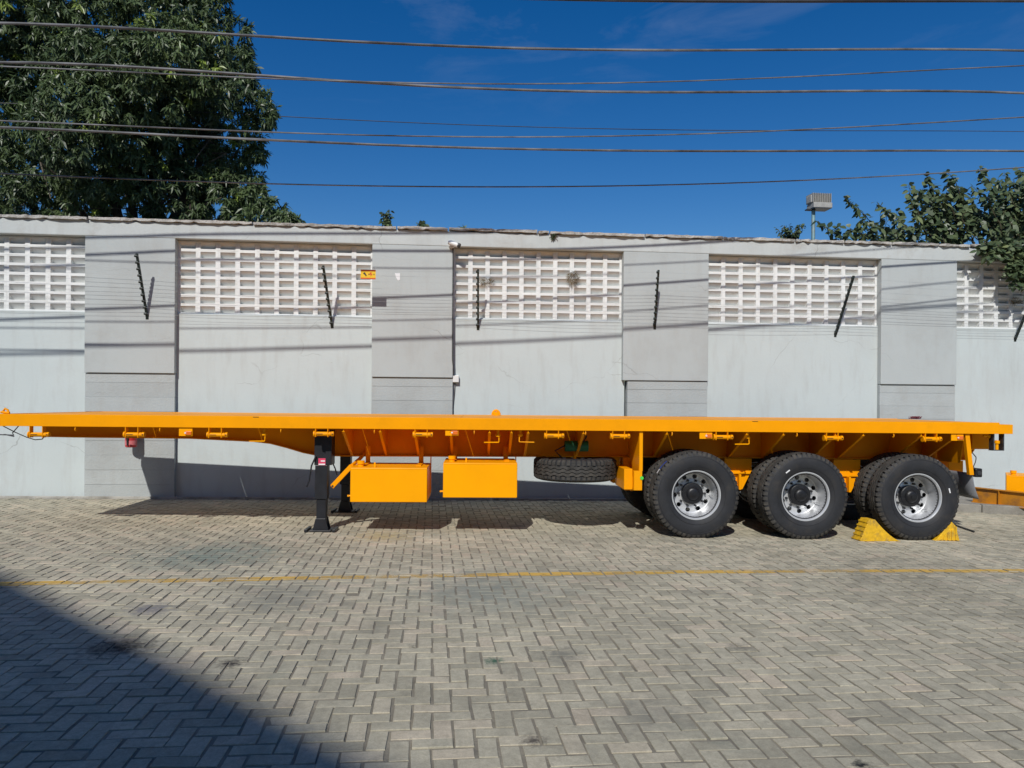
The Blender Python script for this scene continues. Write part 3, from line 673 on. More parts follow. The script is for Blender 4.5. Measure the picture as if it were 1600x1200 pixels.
# shackle on the front corner, ring on the deck
c = L(3, 646, .1)
tp(MB().tube([(.0, .1, ztop), (-.02, .1, ztop+.035), (.0, .1, ztop+.06), (.03, .1, ztop+.045), (.045, .1, ztop+.005)], .013, 8).cyl((-.03, .07, ztop+.02), (.07, .07, ztop+.012), .014, 8), 'corner_shackle', 'yellow', 0, smooth=50)
c = L(775, 648, 2.2)
rg = MB(); R_ = .055
rg.tube([(c.x+R_*math.cos(t), 2.2, ztop+.0+max(0, R_*1.3*math.sin(t))) for t in np.linspace(0, math.pi, 9)], .018, 8).box(c.x-.04, c.x+.04, 2.18, 2.22, ztop-.004, ztop+.05)
tp(rg, 'lashing_ring', 'yellow', 0, smooth=50)
for px in (400, 1180): # slots in the rail's top
    c = L(px, 651, 0); tp(MB().box(c.x-.035, c.x+.035, -.0015, .002, ztop-.016, ztop-.009), 'stake_slot', 'hub', 0)
# brake hose at the front
a = L(2, 668, .1); b = L(43, 683, .1); c2 = L(72, 679, .1)
tp(MB().tube([(a.x, .12, zb), (a.x*.5+b.x*.5, .1, (zb+b.z)/2-.005), (b.x, .08, b.z), (b.x+.1, .08, b.z-.03), (b.x+.18, .08, b.z-.022), (c2.x, .1, c2.z)], .006, 6), 'brake_hose', 'cable_dark', 0, smooth=60)
a = L(-6, 679, .6); b = L(22, 682, .6)
tp(MB().tube([(.0, .6, zb+.02), (-.12, .6, zb+.01), (-.22, .6, a.z+.02), (-.2, .6, a.z-.005), (a.x, .6, a.z), ((a.x+b.x)/2, .6, a.z+.002), (b.x, .6, b.z)], .007, 6), 'air_line', 'cable_dark', 0)
# landing gear
YL = .33
for side, yy in (('near', YL), ('far', TW-YL)):
    xc = (L(494, 760, YL).x+L(518, 760, YL).x)/2
    zt_ = zb-.03; zmid = L(506, 726, YL).z; g0 = gl(xc, yy)
    wd = .105
    lg = tp(MB().box(xc-.105, xc+.105, yy-.075, yy+.14, zmid, zt_), 'landing_leg', 'black', .006)
    tp(MB().box(xc-.095, xc+.055, yy-.07, yy+.08, zmid-.42, zmid-.0005), 'upper_tube', 'black', .006, lg)
    tp(MB().box(xc-.078, xc+.038, yy-.055, yy+.062, g0+.05, zmid-.421), 'lower_tube', 'black', .006, lg)
    foot = MB().box(xc-.15, xc+.11, yy-.13, yy+.13, g0+.008, g0+.02).prism([(xc-.115, g0+.0205), (xc+.075, g0+.0205), (xc+.04, g0+.16), (xc-.08, g0+.16)], yy-.085, yy-.058)
    foot.prism([(xc-.115, g0+.0205), (xc+.075, g0+.0205), (xc+.04, g0+.16), (xc-.08, g0+.16)], yy+.065, yy+.085)
    tp(foot, 'foot', 'black', .003, lg)
    tp(MB().box(xc-.2, xc-.165, yy-.16, yy+.1, g0+.004, g0+.04, ).box(xc+.135, xc+.17, yy-.15, yy+.1, g0+.004, g0+.035), 'foot_lip', 'black', .003, lg)
    if side == 'near':
        a0, a1 = L(497.5, 716, YL-.075), L(508.5, 727, YL-.075)
        stx = tp(MB().box(a0.x, a1.x, YL-.0775, YL-.0757, a1.z, a0.z), 'sticker', 'pink', 0, lg)
        tp(MB().box(a0.x+.004, a1.x-.004, YL-.079, YL-.0776, a1.z+.003, a1.z+.02), 'sticker_text', 'sticker_white', 0, lg)
        tp(MB().box(a0.x+.03, a1.x-.005, YL-.079, YL-.0776, a1.z+.045, a1.z+.06), 'sticker_text', 'sticker_white', 0, lg)
        h0 = L(491, 715, YL-.09)
        tp(MB().tube([(h0.x+.02, YL-.09, h0.z+.02), (h0.x-.03, YL-.1, h0.z-.1), (h0.x-.055, YL-.1, h0.z-.28), (h0.x-.085, YL-.1, h0.z-.36)], .011, 6), 'crank_handle', 'black', 0, lg)
        h1 = L(520, 722, YL+.05)
        tp(MB().tube([(h1.x-.02, YL+.05, h1.z+.03), (h1.x+.03, YL+.05, h1.z-.08), (h1.x+.055, YL+.05, h1.z-.16)], .009, 6), 'link_rod', 'black', 0, lg)
        q0, q1 = L(518, 761, YL+.02), L(549, 728, YL+.02); q2 = L(562, 717, YL+.35)
        d = Vector((q1.x-q0.x, 0, q1.z-q0.z)).normalized(); pn = Vector((-d.z, 0, d.x))*.028
        br = MB(); A, B_ = q0, q1
        br.add([A-pn, B_-pn, B_+pn, A+pn, A-pn+Vector((0, .05, 0)), B_-pn+Vector((0, .05, 0)), B_+pn+Vector((0, .05, 0)), A+pn+Vector((0, .05, 0))], [(0, 1, 2, 3), (7, 6, 5, 4), (0, 4, 5, 1), (3, 2, 6, 7), (0, 3, 7, 4), (1, 5, 6, 2)])
        br.tube([B_+Vector((0, .025, 0)), q2, q2+Vector((.25, .15, .3))], .024, 8)
        bb = tp(br, 'leg_brace', 'yellow', .003)
        tp(MB().cyl((A.x+.012, A.y-.006, A.z+.012), (A.x+.012, A.y+.0, A.z+.012), .013, 8), 'bolt', 'dark_steel', 0, bb)
        tp(MB().cyl((xc, yy, zmid+.12), (xc, TW-yy, zmid+.12), .03, 10), 'cross_shaft', 'black', 0, lg)
# tanks
def tank(parent, x0, x1, y0, dp, z0, z1, name='tank', mt='yellow_tank', cap=True):
    t = MB().box(x0, x1, y0, y0+dp, z0, z1).build(name, mt, parent, bevel=.008)
    MB().box(x0+.002, x1-.002, y0+.003, y0+dp-.003, z1+.001, z1+.006).build('lid', mt, t, bevel=.002)
    MB().cyl((x0+.1, y0+.16, z1+.006), (x0+.1, y0+.16, z1+.035), .036, 14).cyl((x0+.1, y0+.16, z1+.036), (x0+.1, y0+.16, z1+.075), .046, 14).build('filler_cap', mt, t, smooth=40)
    MB().box(x0+.265, x0+.285, y0+.1, y0+.12, z1+.006, z1+.058).build('breather', mt, t)
    MB().cyl((x0-.04, y0+.05, z0+.07), (x0, y0+.05, z0+.07), .011, 8).cyl((x0-.028, y0+.02, z0+.07), (x0-.028, y0+.07, z0+.07), .009, 8).build('drain_tap', mt, t, smooth=40)
    MB().box(x0+.01, x1-.01, y0-.0025, y0-.0004, z1-.014, z1-.010).build('weld_seam', mt, t)
    return t
for (xa_, xb_, yt, yb_) in ((547.5, 667, 731, 785), (692.5, 808, 723.5, 778)):
    yf = .03; a, b = L(xa_, yt, yf), L(xb_, yb_, yf)
    tank(trailer, a.x, b.x, yf, .72, b.z, a.z)
    for xx in (a.x+.12, b.x-.12):
        tp(MB().box(xx-.03, xx+.03, yf+.2, yf+.66, a.z+.007, a.z+.02).box(xx-.03, xx+.03, yf+.6, yf+.61, a.z+.02, zlow(xx)+.12), 'tank_hanger', 'yellow', 0)
    tp(MB().box(b.x+.004, b.x+.012, yf+.5, yf+.62, b.z+.05, zlow(b.x)), 'tank_bracket', 'yellow', 0)
# air reservoir
c = L(903, 697, .55)
tp(MB().cyl((c.x-.17, .55, c.z), (c.x+.13, .55, c.z), .07, 18), 'air_reservoir', 'green', 0, smooth=40)
tp(MB().tube([(c.x-.15, .52, c.z+.02), (c.x-.3, .5, c.z-.06), (c.x-.22, .5, c.z-.14)], .01, 6), 'air_hose', 'sign_black', 0)
tp(MB().tube([(c.x+.06, .5, c.z+.05), (c.x+.1, .48, c.z+.13), (c.x+.05, .48, c.z+.18)], .01, 6), 'air_hose', 'sign_black', 0)
# wheels
R = .5375
def tyre_mesh():
    t = MB(); prof = []
    half = [(.288, .098), (.296, .112), (.33, .134), (.40, .147), (.455, .143), (.49, .135), (.505, .128), (.521, .115)]
    prof = [(r, -y) for r, y in half]+[(.523, 0)]+[(r, y) for r, y in reversed(half)]+[(.27, .09), (.27, -.09)]
    t.lathe(prof, 72, True)
    t.lathe([(.352, -.1405), (.356, -.144), (.360, -.1435)], 72); t.lathe([(.47, -.1385), (.474, -.1425), (.479, -.1385)], 72)
    nl = len(t.f)
    n = 116
    ribs = [(-.062, -.026), (-.019, .019), (.026, .062)]
    for y0, y1 in ribs:
        vs = []; fs = []
        for i in range(n):
            a = 2*math.pi*i/n; ph = (i % 4)/4; off = .0075*(1 if i % 4 < 2 else -1)
            for y, r in ((y0+off, R-.017), (y0+off+.002, R), (y1+off-.002, R), (y1+off, R-.017)):
                vs.append((r*math.cos(a), y, r*math.sin(a)))
        for i in range(n):
            j = (i+1) % n
            for k in range(3): fs.append((i*4+k, i*4+k+1, j*4+k+1, j*4+k))
        t.add(vs, fs)
    nb = 52
    for sd in (-1, 1):
        for i in range(nb):
            a0 = 2*math.pi*i/nb; a1 = a0+2*math.pi/nb*.64
            ys_ = ((.071, R-.001, 0.), (.108, R-.004, 0.), (.132, R-.03, .0), (.136, R-.05, 0.))
            vs = []
            for a in (a0, a1):
                for y, r, s in ys_: vs.append((r*math.cos(a), sd*y, r*math.sin(a)))
                vs.append(((R-.02)*math.cos(a), sd*.071, (R-.02)*math.sin(a)))
            k = 5
            fs = [(0, 1, k+1, k), (1, 2, k+2, k+1), (2, 3, k+3, k+2), (4, 0, k, k+4), (0, 4, 3, 2, 1), (k, k+1, k+2, k+3, k+4)]
            t.add(vs, fs)
    me = t.mesh('tyre', 35); me.materials.append(M['rubber']); me.materials.append(M['tread'])
    me.polygons.foreach_set('material_index', [0]*nl+[1]*(len(me.polygons)-nl)); return me
def rim_mesh():
    t = MB()
    t.lathe([(.292, -.100), (.300, -.108), (.306, -.113), (.304, -.119), (.294, -.119), (.286, -.112), (.281, -.095), (.272, -.075), (.266, -.03), (.262, .05), (.256, .085), (.250, .098), (.252, .104)], 72)
    t.lathe([(.250, .098), (.244, .103), (.240, .104)], 72); t.lathe([(.186, .104), (.180, .100), (.14, .100), (.10, .101)], 60)
    t.lathe([(.29, .099), (.272, .1), (.27, .02), (.27, -.08), (.29, -.098)], 48)
    nh = 10; r0, r1, rh, rr = .182, .243, .2125, .0295
    for k in range(nh):
        a0 = 2*math.pi*(k+.5)/nh-math.pi/nh; a1 = a0+2*math.pi/nh; am = (a0+a1)/2
        outer = []
        for i in range(5): outer.append((r1, a0+(a1-a0)*i/4))
        for i in range(1, 4): outer.append((r1+(r0-r1)*i/4, a1))
        for i in range(5): outer.append((r0, a1+(a0-a1)*i/4))
        for i in range(1, 4): outer.append((r0+(r1-r0)*i/4, a0))
        op = [(r*math.cos(a), r*math.sin(a)) for r, a in outer]; c = (rh*math.cos(am), rh*math.sin(am)); n = len(op)
        ins = []
        for x, z in op:
            d = math.hypot(x-c[0], z-c[1]); ins.append((c[0]+(x-c[0])/d*rr, c[1]+(z-c[1])/d*rr))
        vs = [(x, .104, z) for x, z in op]+[(x, .104, z) for x, z in ins]+[(x, .118, z) for x, z in ins]
        fs = [(i, (i+1) % n, n+(i+1) % n, n+i) for i in range(n)]+[(n+i, n+(i+1) % n, 2*n+(i+1) % n, 2*n+i) for i in range(n)]
        t.add(vs, fs)
    me = t.mesh('wheel', 35); me.materials.append(M['steel']); return me
def hub_mesh():
    t = MB(); t.lathe([(.001, -.005), (.05, -.005), (.062, .0), (.078, .012), (.085, .03), (.125, .034), (.134, .042), (.134, .11)], 36)
    for k in range(8):
        a = 2*math.pi*k/8; t.cyl((.1*math.cos(a), .028, .1*math.sin(a)), (.1*math.cos(a), .05, .1*math.sin(a)), .011, 6)
    t.cyl((0, -.014, 0), (0, 0, 0), .025, 10)
    me = t.mesh('hub', 35); me.materials.append(M['hub']); return me
def valve_mesh():
    t = MB().tube([(.226, .098, .02), (.232, .05, .03), (.236, -.02, .034), (.237, -.035, .034)], .0055, 6); me = t.mesh('valve_stem', 40); me.materials.append(M['steel']); return me
def nut_mesh():
    t = MB().cyl((0, .068, 0), (0, .1, 0), .0155, 6).cyl((0, .055, 0), (0, .068, 0), .010, 8); me = t.mesh('wheel_nut'); me.materials.append(M['dark_steel']); return me
TY, RM, HB, NU, VS = tyre_mesh(), rim_mesh(), hub_mesh(), nut_mesh(), valve_mesh()
def wheel(parent, loc, flip=False, spin=0., full=True, rot=None):
    o = link('wheel', RM, parent, loc, rot or (0, spin, math.pi if flip else 0))
    link('tyre', TY, o, (0, 0, 0), (0, random.uniform(0, 6), 0))
    if full:
        link('hub', HB, o); link('valve_stem', VS, o)
        for k in range(10):
            a = 2*math.pi*(k+.3)/10; link('wheel_nut', NU, o, (.165*math.cos(a), 0, .165*math.sin(a)))
    return o
YO = .155                                              # centre of the outer tyre
outer = []; WXs = []
for i, (px, py) in enumerate(((1088, 775), (1259, 776.5), (1434.6, 778))):
    x = L(px, py, YO-.115).x; WXs.append(x); zc = gl(x, YO)+R-.008
    outer.append(wheel(trailer, (x, YO, zc), spin=(.2, .55, .9)[i]))
    wheel(trailer, (x, YO+.345, zc), True, full=False)
    zc2 = gl(x, TW-YO)+R-.008
    wheel(trailer, (x, TW-YO, zc2), True); wheel(trailer, (x, TW-YO-.345, zc2), False, full=False)
    ax = tp(MB().cyl((x, .35, zc), (x, TW-.35, zc2), .075, 16), 'axle', 'black', 0, smooth=40)
    for sd in (.78, TW-.78): tp(MB().cyl((x, sd-.08, zc), (x, sd+.08, zc), .2, 24), 'brake_drum', 'black', 0, ax, 40)
    for yy in (.74, TW-.74):
        lf = MB()
        for k in range(8):
            hl = .58-.055*k; lf.box(x-hl, x+hl, yy-.045, yy+.045, zc+.10+.0*k+.016*(7-k), zc+.1145+.016*(7-k))
        tp(lf, 'leaf_spring', 'black', 0)
# stickers on the tyres
def disc_pt(wi, r, ang, y): return Vector((r*math.cos(ang), y, r*math.sin(ang)))
for wi, ang in ((1, math.radians(128)), (2, math.radians(14))):
    st = MB(); a = ang; s_ = outer[wi].rotation_euler.y
    mt = Matrix.Rotation(-a+s_*0, 4, 'Y')
    e = MB().box(.385, .40, -.1492, -.1475, -.03, .03, Matrix.Rotation(-(ang), 4, 'Y'))
    ob = e.build('sticker', 'sticker_white', outer[wi]); ob.rotation_euler = (0, -s_, 0)
s_ = outer[0].rotation_euler.y
for k, (dg, cl) in enumerate(((148, 'sticker_white'), (141, 'sticker_blue'), (134, 'sticker_blue'))):
    e = MB(); n = 4; vs = []
    for i in range(n+1):
        a = math.radians(dg-3.3+6.6*i/n)
        for y in (-.058, -.024): vs.append(((R+.0018)*math.cos(a), y, (R+.0018)*math.sin(a)))
    e.add(vs, [(i*2, i*2+1, i*2+3, i*2+2) for i in range(n)]); ob = e.build('tread_label', cl, outer[0]); ob.rotation_euler = (0, -s_, 0)
# suspension hangers
def hanger(px, ztop_py, w0, w1, zbot_py, yy=.62):
    a = L(px, ztop_py, yy); b = L(px, zbot_py, yy); z0 = zlow(a.x)
    for y in (yy, TW-yy):
        hg = tp(MB().prism([(a.x-w0/2, z0-.016), (a.x+w0/2, z0-.016), (a.x+w0/2, a.z), (a.x+w1/2, b.z), (a.x-w1/2, b.z), (a.x-w0/2, a.z)], y-.005, y+.005), 'spring_hanger', 'yellow', 0)
        tp(MB().prism([(a.x-w0/2, z0-.016), (a.x+w0/2, z0-.016), (a.x+w0/2, a.z), (a.x+w1/2, b.z), (a.x-w1/2, b.z), (a.x-w0/2, a.z)], y+(.2 if y < 1 else -.2)-.005, y+(.2 if y < 1 else -.2)+.005), 'hanger_plate', 'yellow', 0, hg)
        tp(MB().box(a.x-w1/2, a.x+w1/2, min(y, y+(.2 if y < 1 else -.2))+.006, max(y, y+(.2 if y < 1 else -.2))-.006, b.z, b.z+.012), 'hanger_base', 'yellow', 0, hg)
        if y < 1:
            tp(MB().box(a.x-.014, a.x+.014, y-.09, y-.006, b.z+.0, b.z+.2), 'hanger_rib', 'yellow', .003, hg)
            tp(MB().box(a.x-.12, a.x+.15, y-.035, y-.006, b.z+.2, b.z+.222), 'equaliser', 'yellow', .003, hg)
hanger(1153, 735, .36, .12, 764); hanger(1323, 738, .36, .12, 768)
hanger(985, 735, .2, .14, 766, .62)
hanger(1493, 735, .2, .12, 768, .62)
# front outrigger post before the wheels
a = L(1001, 676, .05); b = L(997, 766, .05); c = L(1001, 736, .05)
fp = tp(MB().box(a.x-.018, a.x+.025, .03, .1, c.z, zb-.001), 'wing_post', 'yellow')
tp(MB().prism([(.1, zb-.002), (.735, zb-.002), (.735, zlow(a.x)-.2), (.1, c.z-.05)], a.x-.012, a.x-.004, 'x'), 'wing_plate', 'yellow', 0, fp)
tp(MB().box(b.x-.055, b.x+.045, .03, .12, b.z, c.z+.001), 'post_foot', 'yellow', .003, fp)
tp(MB().box(b.x-.16, b.x-.056, .12, .7, b.z, c.z+.02), 'step_box', 'yellow', .004, fp)
gq = L(1003, 747, .02); tp(MB().cyl((gq.x, .02, gq.z), (gq.x, .032, gq.z), .022, 12), 'green_cap', 'green_light', 0, fp, 40)
# rear post, flap, lamp, rear lock
a = L(1510, 681, .05); b = L(1517, 742, .05)
rp = MB(); wd = .028
rp.add([(a.x-wd, .03, zb-.001), (a.x+wd, .03, zb-.001), (b.x+wd, .03, b.z), (b.x-wd, .03, b.z), (a.x-wd, .09, zb-.001), (a.x+wd, .09, zb-.001), (b.x+wd, .09, b.z), (b.x-wd, .09, b.z)], [(0, 1, 2, 3), (7, 6, 5, 4), (0, 4, 5, 1), (1, 5, 6, 2), (2, 6, 7, 3), (3, 7, 4, 0)])
rpo = tp(rp, 'flap_post', 'yellow')
tp(MB().add([(a.x, .091, zb-.002), (b.x-.01, .25, b.z+.13), (b.x-.01, .7, b.z+.13), (a.x, .7, zb-.002), (a.x+.008, .091, zb-.002), (b.x-.002, .25, b.z+.13), (b.x-.002, .7, b.z+.13), (a.x+.008, .7, zb-.002)], [(0, 1, 2, 3), (7, 6, 5, 4), (0, 4, 5, 1), (1, 5, 6, 2), (2, 6, 7, 3), (3, 7, 4, 0)]), 'flap_plate', 'yellow', 0, rpo)
fb_ = L(1512, 776, .3)
fl = MB(); n = 8; vs = []
for i in range(n+1):
    t = i/n; z = b.z+.02-(b.z+.02-fb_.z)*t; x = b.x+.02+.10*t**2
    for y in (.05, .25, .45, .66): vs += [(x+.015*math.sin(y*9+t*2), y+(.03*t if y < .1 else 0), z)]
fl.add(vs, [(i*4+k, i*4+k+1, i*4+k+5, i*4+k+4) for i in range(n) for k in range(3)])
o = tp(fl, 'mud_flap', 'flap', 0, smooth=60); sm = o.modifiers.new('solid', 'SOLIDIFY'); sm.thickness = .008
c = L(1526.5, 738.5, .1)
lm = tp(MB().box(c.x-.045, c.x+.045, .06, .2, c.z-.055, c.z+.055), 'tail_lamp', 'hub', .012)
tp(MB().box(b.x+.02, c.x-.046, .09, .12, c.z-.02, c.z+.02), 'lamp_arm', 'black', 0, lm)
tp(MB().cyl((c.x, .052, c.z), (c.x, .0595, c.z), .026, 14), 'lamp_bezel', 'dark_steel', 0, lm, 40)
w0, w1, w2 = L(1519, 707, .12), L(1525, 718, .12), L(1521, 729, .12)
tp(MB().tube([w0, (w1.x, .12, w1.z+.03), w1, (w1.x-.01, .12, w1.z-.04), w2, (c.x-.02, .12, c.z+.05)], .006, 6), 'lamp_cable', 'cable_dark', 0, lm, 60)
a, b = L(1549.5, 680, .08), L(1566.5, 703, .08)
rl = tp(MB().box(a.x, a.x+.016, .05, .13, b.z, zb-.001).box(b.x-.016, b.x, .05, .13, b.z, zb-.001).box(a.x-.01, b.x, .05, .13, b.z-.008, b.z-.0005), 'rear_lock_housing', 'dark_steel', 0)
ra, rb = L(1519, 690, .32), L(1551, 702, .32)
tp(MB().box(ra.x, rb.x, .32, TW-.32, rb.z, zb-.001), 'rear_channel', 'yellow', .004)
xm = (a.x+b.x)/2
tp(MB().cyl((xm+.01, .1, b.z+.002), (xm+.01, .1, b.z+.12), .02, 10).cyl((xm+.01, .1, b.z+.08), (xm+.01, .1, b.z+.115), .034, 10), 'lock_pin', 'yellow_tank', 0, rl, 40)
c = L(1541, 681, .1)
tp(MB().cyl((c.x-.04, .1, c.z), (c.x+.05, .1, c.z), .014, 8).box(c.x+.02, c.x+.045, .09, .115, c.z-.03, c.z+.01), 'rear_valve', 'yellow_tank', 0, rl, 40)

# spare wheel slung flat under the frame
cL = L(898, 731, .66); xs_ = (L(834, 731, .66).x+L(962, 731, .66).x)/2
sp_loc = T0+TR @ Vector((xs_, .66, cL.z))
spare = thing('spare_wheel', 'black spare wheel slung flat under the trailer behind the tanks', 'wheel', sp_loc, (TRX, TRY, -PHI))
sw_ = link('rim', RM, spare, (0, 0, 0), (math.pi/2, 0, 0)); link('tyre', TY, spare, (0, 0, 0), (math.pi/2, 0, 0))
MB().cyl((0, 0, .05), (0, 0, zlow(xs_)-cL.z+.1), .02, 8).box(-.3, .3, -.04, .04, -.116, -.1085).build('carrier', 'yellow', spare)

# strap heap on the deck's far side
P = T0+TR @ Vector((L(1427, 652, 2.3).x, 2.28, ztop)); sh_ = MB()
for i in range(11):
    a = random.uniform(0, 6.28); c0 = Vector((P.x+random.gauss(0, .045), P.y+random.gauss(0, .04), P.z+.004)); pts = [c0+Vector((.035*math.cos(t+a)*random.uniform(.6, 1.4), .03*math.sin(t+a), 0.014+.018*math.sin(t*2+a))) for t in np.linspace(0, 5, 9)]
    sh_.tube(pts, .0045, 5)
tag(sh_.build('lashing_strap', 'strap_red'), 'crumpled dark red lashing strap lying on the far edge of the deck', 'strap')

# wheel chocks
def chock(px0, px1, pyb, hpx, side, label):
    A = gnd(px0, pyb); B = gnd(px1, pyb); ln = (B-A).length; hgt = hpx/(F/((A+B)/2-CAM).dot(FW))
    d = (B-A).normalized(); ang = math.atan2(d.y, d.x)
    c = thing('wheel_chock', label, 'wheel chock', A, (-SY, SX, ang), group='wheel chocks at the rear axle')
    prof = []; n = 12
    if side < 0: # high end left, slope falls to the right
        tipx, peak = ln, ln*.30
        pr = [(0, 0), (ln, 0)]+[(ln-(ln-peak-.03)*t, hgt*(t**1.5)) for t in np.linspace(.12, 1, 9)]+[(peak-.05, hgt*1.0)]
    else:
        pr = [(0, 0), (ln, 0), (ln*.82, hgt*.78), (ln*.66, hgt*1.0)]+[(ln*.6*t, hgt*(t**1.2)) for t in np.linspace(1, .12, 8)]
    MB().prism(pr, 0, .19).build('body', 'yellow_chock', c, bevel=.006)
    if side < 0:
        for k in range(5):
            t0 = (k+.15)/5; x0 = t0*(peak-.05); z0 = hgt*t0
            mt = Matrix.Translation((x0, 0, z0)) @ Matrix.Rotation(-math.atan2(hgt, peak-.05), 4, 'Y')
            MB().box(0, .022, -.004, .194, -.004, .009, mt).build('rib', 'yellow_chock', c, bevel=.003)
    else:
        for k in range(5):
            x0 = ln*(.16+.16*k); z1 = hgt*(.14+.17*k); 
            MB().prism([(x0, .008), (x0+.024, .008), (x0+.024-.03*(k-3)*.2, z1*.9), (x0-.03*(k-3)*.2, z1*.9)], -.012, -.0005).build('rib', 'yellow_chock', c, bevel=.002)
    return c
chock(1344, 1409, 846, 34, -1, 'yellow ribbed wheel chock before the rear tyre, the fuller one on the left')
chock(1461, 1500, 845, 30, 1, 'yellow ribbed wheel chock behind the rear tyre, the narrow one on the right')
a, b = gnd(1492, 822), gnd(1522, 832); mid = (a+b)/2
tag(MB().tube([a+Vector((-.1, 0, .03)), a+Vector((0, 0, .016)), mid+Vector((0, 0, .014)), b+Vector((0, 0, .014))], .011, 6).build('rubber_cord', 'sign_black'), 'short black cord lying on the pavers behind the rear chock', 'cord')

# spare tank on a beam by the wall, right edge
dr_ = ray(1572, 788); pt = CAM+dr_*((CAM_H-.118-SY*8)/(-dr_.z-SX*dr_.x-SY*dr_.y))
tk = thing('loose_tank', 'yellow tank with filler cap standing at the right edge by the wall', 'tank', (pt.x, pt.y, pt.z), (0, 0, -.68))
h_t = (at(1572, 743, pt.y)-pt).length
tank(tk, 0, .92, 0, .6, 0, h_t, 'tank_body')
ba, bb2 = at(1518, 761, 11.35), at(1590, 770, 10.75)
bd_ = Vector((bb2.x-ba.x, bb2.y-ba.y, 0)).normalized(); ang = math.atan2(bd_.y, bd_.x)
bmz = zg(ba.x, ba.y)+.12
bmr = thing('steel_beam', 'yellow steel beam with shade put into its colour, lying on the strip behind the loose tank', 'beam', (ba.x, ba.y, bmz), (0, .01, ang))
hb = ba.z-bmz
ib = MB().box(0, 3., .045, .055, .012, hb-.012).box(0, 3., 0, .1, 0, .0119).box(0, 3., 0, .1, hb-.0119, hb)
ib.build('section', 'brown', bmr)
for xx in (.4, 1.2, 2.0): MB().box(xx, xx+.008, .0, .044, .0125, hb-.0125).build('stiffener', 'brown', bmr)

# ================================================================== FLOODLIGHT behind the wall
YF = 13.6
pb = at(1270.5, 380, YF); ptp = at(1270.5, 328, YF)
fl_ = thing('floodlight', 'grey finned floodlight on a pale blue pole behind the wall', 'floodlight', (pb.x, YF, zg(pb.x, YF)))
z0 = zg(pb.x, YF)
MB().cyl((0, 0, 0), (0, 0, ptp.z-z0), .036, 14).build('pole', 'pole', fl_, smooth=40)
hz_ = ptp.z-z0; hw = (at(1293, 316, YF).x-at(1263, 316, YF).x)
bx = MB().box(-.075, hw-.09, -.16, .12, hz_+.01, hz_+.115); bx.build('housing', 'lamp_grey', fl_, bevel=.012)
hx = MB().box(-.10, hw-.10, -.10, .1, hz_+.116, hz_+.27); hs_ = hx.build('ballast_body', 'lamp_grey', fl_, bevel=.02)
for k in range(11):
    xx = -.085+k*(hw-.03)/10.; MB().box(xx, xx+.007, -.15, .12, hz_+.125, hz_+.295).build('cooling_fin', 'lamp_grey', fl_)
MB().box(-.15, .02, -.05, .05, hz_-.012, hz_+.008).build('mount_bracket', 'dark_steel', fl_)
MB().box(-.06, hw-.105, -.155, .10, hz_+.0, hz_+.0095).build('lens', 'glass', fl_)

# ================================================================== VEGETATION
def leaves(pos, dirs, L_, W_, droop, tone, seg=3, face=None):
    # pos (n,3), dirs (n,3) unit; leaf strips that widen and narrow and bend down
    n = len(pos); up = np.array([0, 0, 1.]) if face is None else face
    side = np.cross(dirs, up+RNG.normal(0, .42, (n, 3))); side /= np.linalg.norm(side, axis=1, keepdims=True)+1e-9
    ws = {3: (.12, 1., .85, .05), 2: (.35, 1., .05)}[seg]
    V = np.zeros((n, (seg+1)*2, 3))
    for k in range(seg+1):
        t = k/seg; c = pos+dirs*(L_*t)[:, None]; c = c.copy(); c[:, 2] -= droop*L_*t*t
        wv = side*(W_*ws[k]*.5)[:, None]
        V[:, k*2] = c-wv; V[:, k*2+1] = c+wv
    base = np.arange(n)[:, None]*(seg+1)*2
    Q = np.concatenate([base+np.array([[k*2, k*2+1, k*2+3, k*2+2]]) for k in range(seg)], 1).reshape(-1, 4)
    return V.reshape(-1, 3), Q, np.repeat(tone, seg)
def rand_dir(n):
    v = RNG.normal(0, 1, (n, 3)); return v/np.linalg.norm(v, axis=1, keepdims=True)

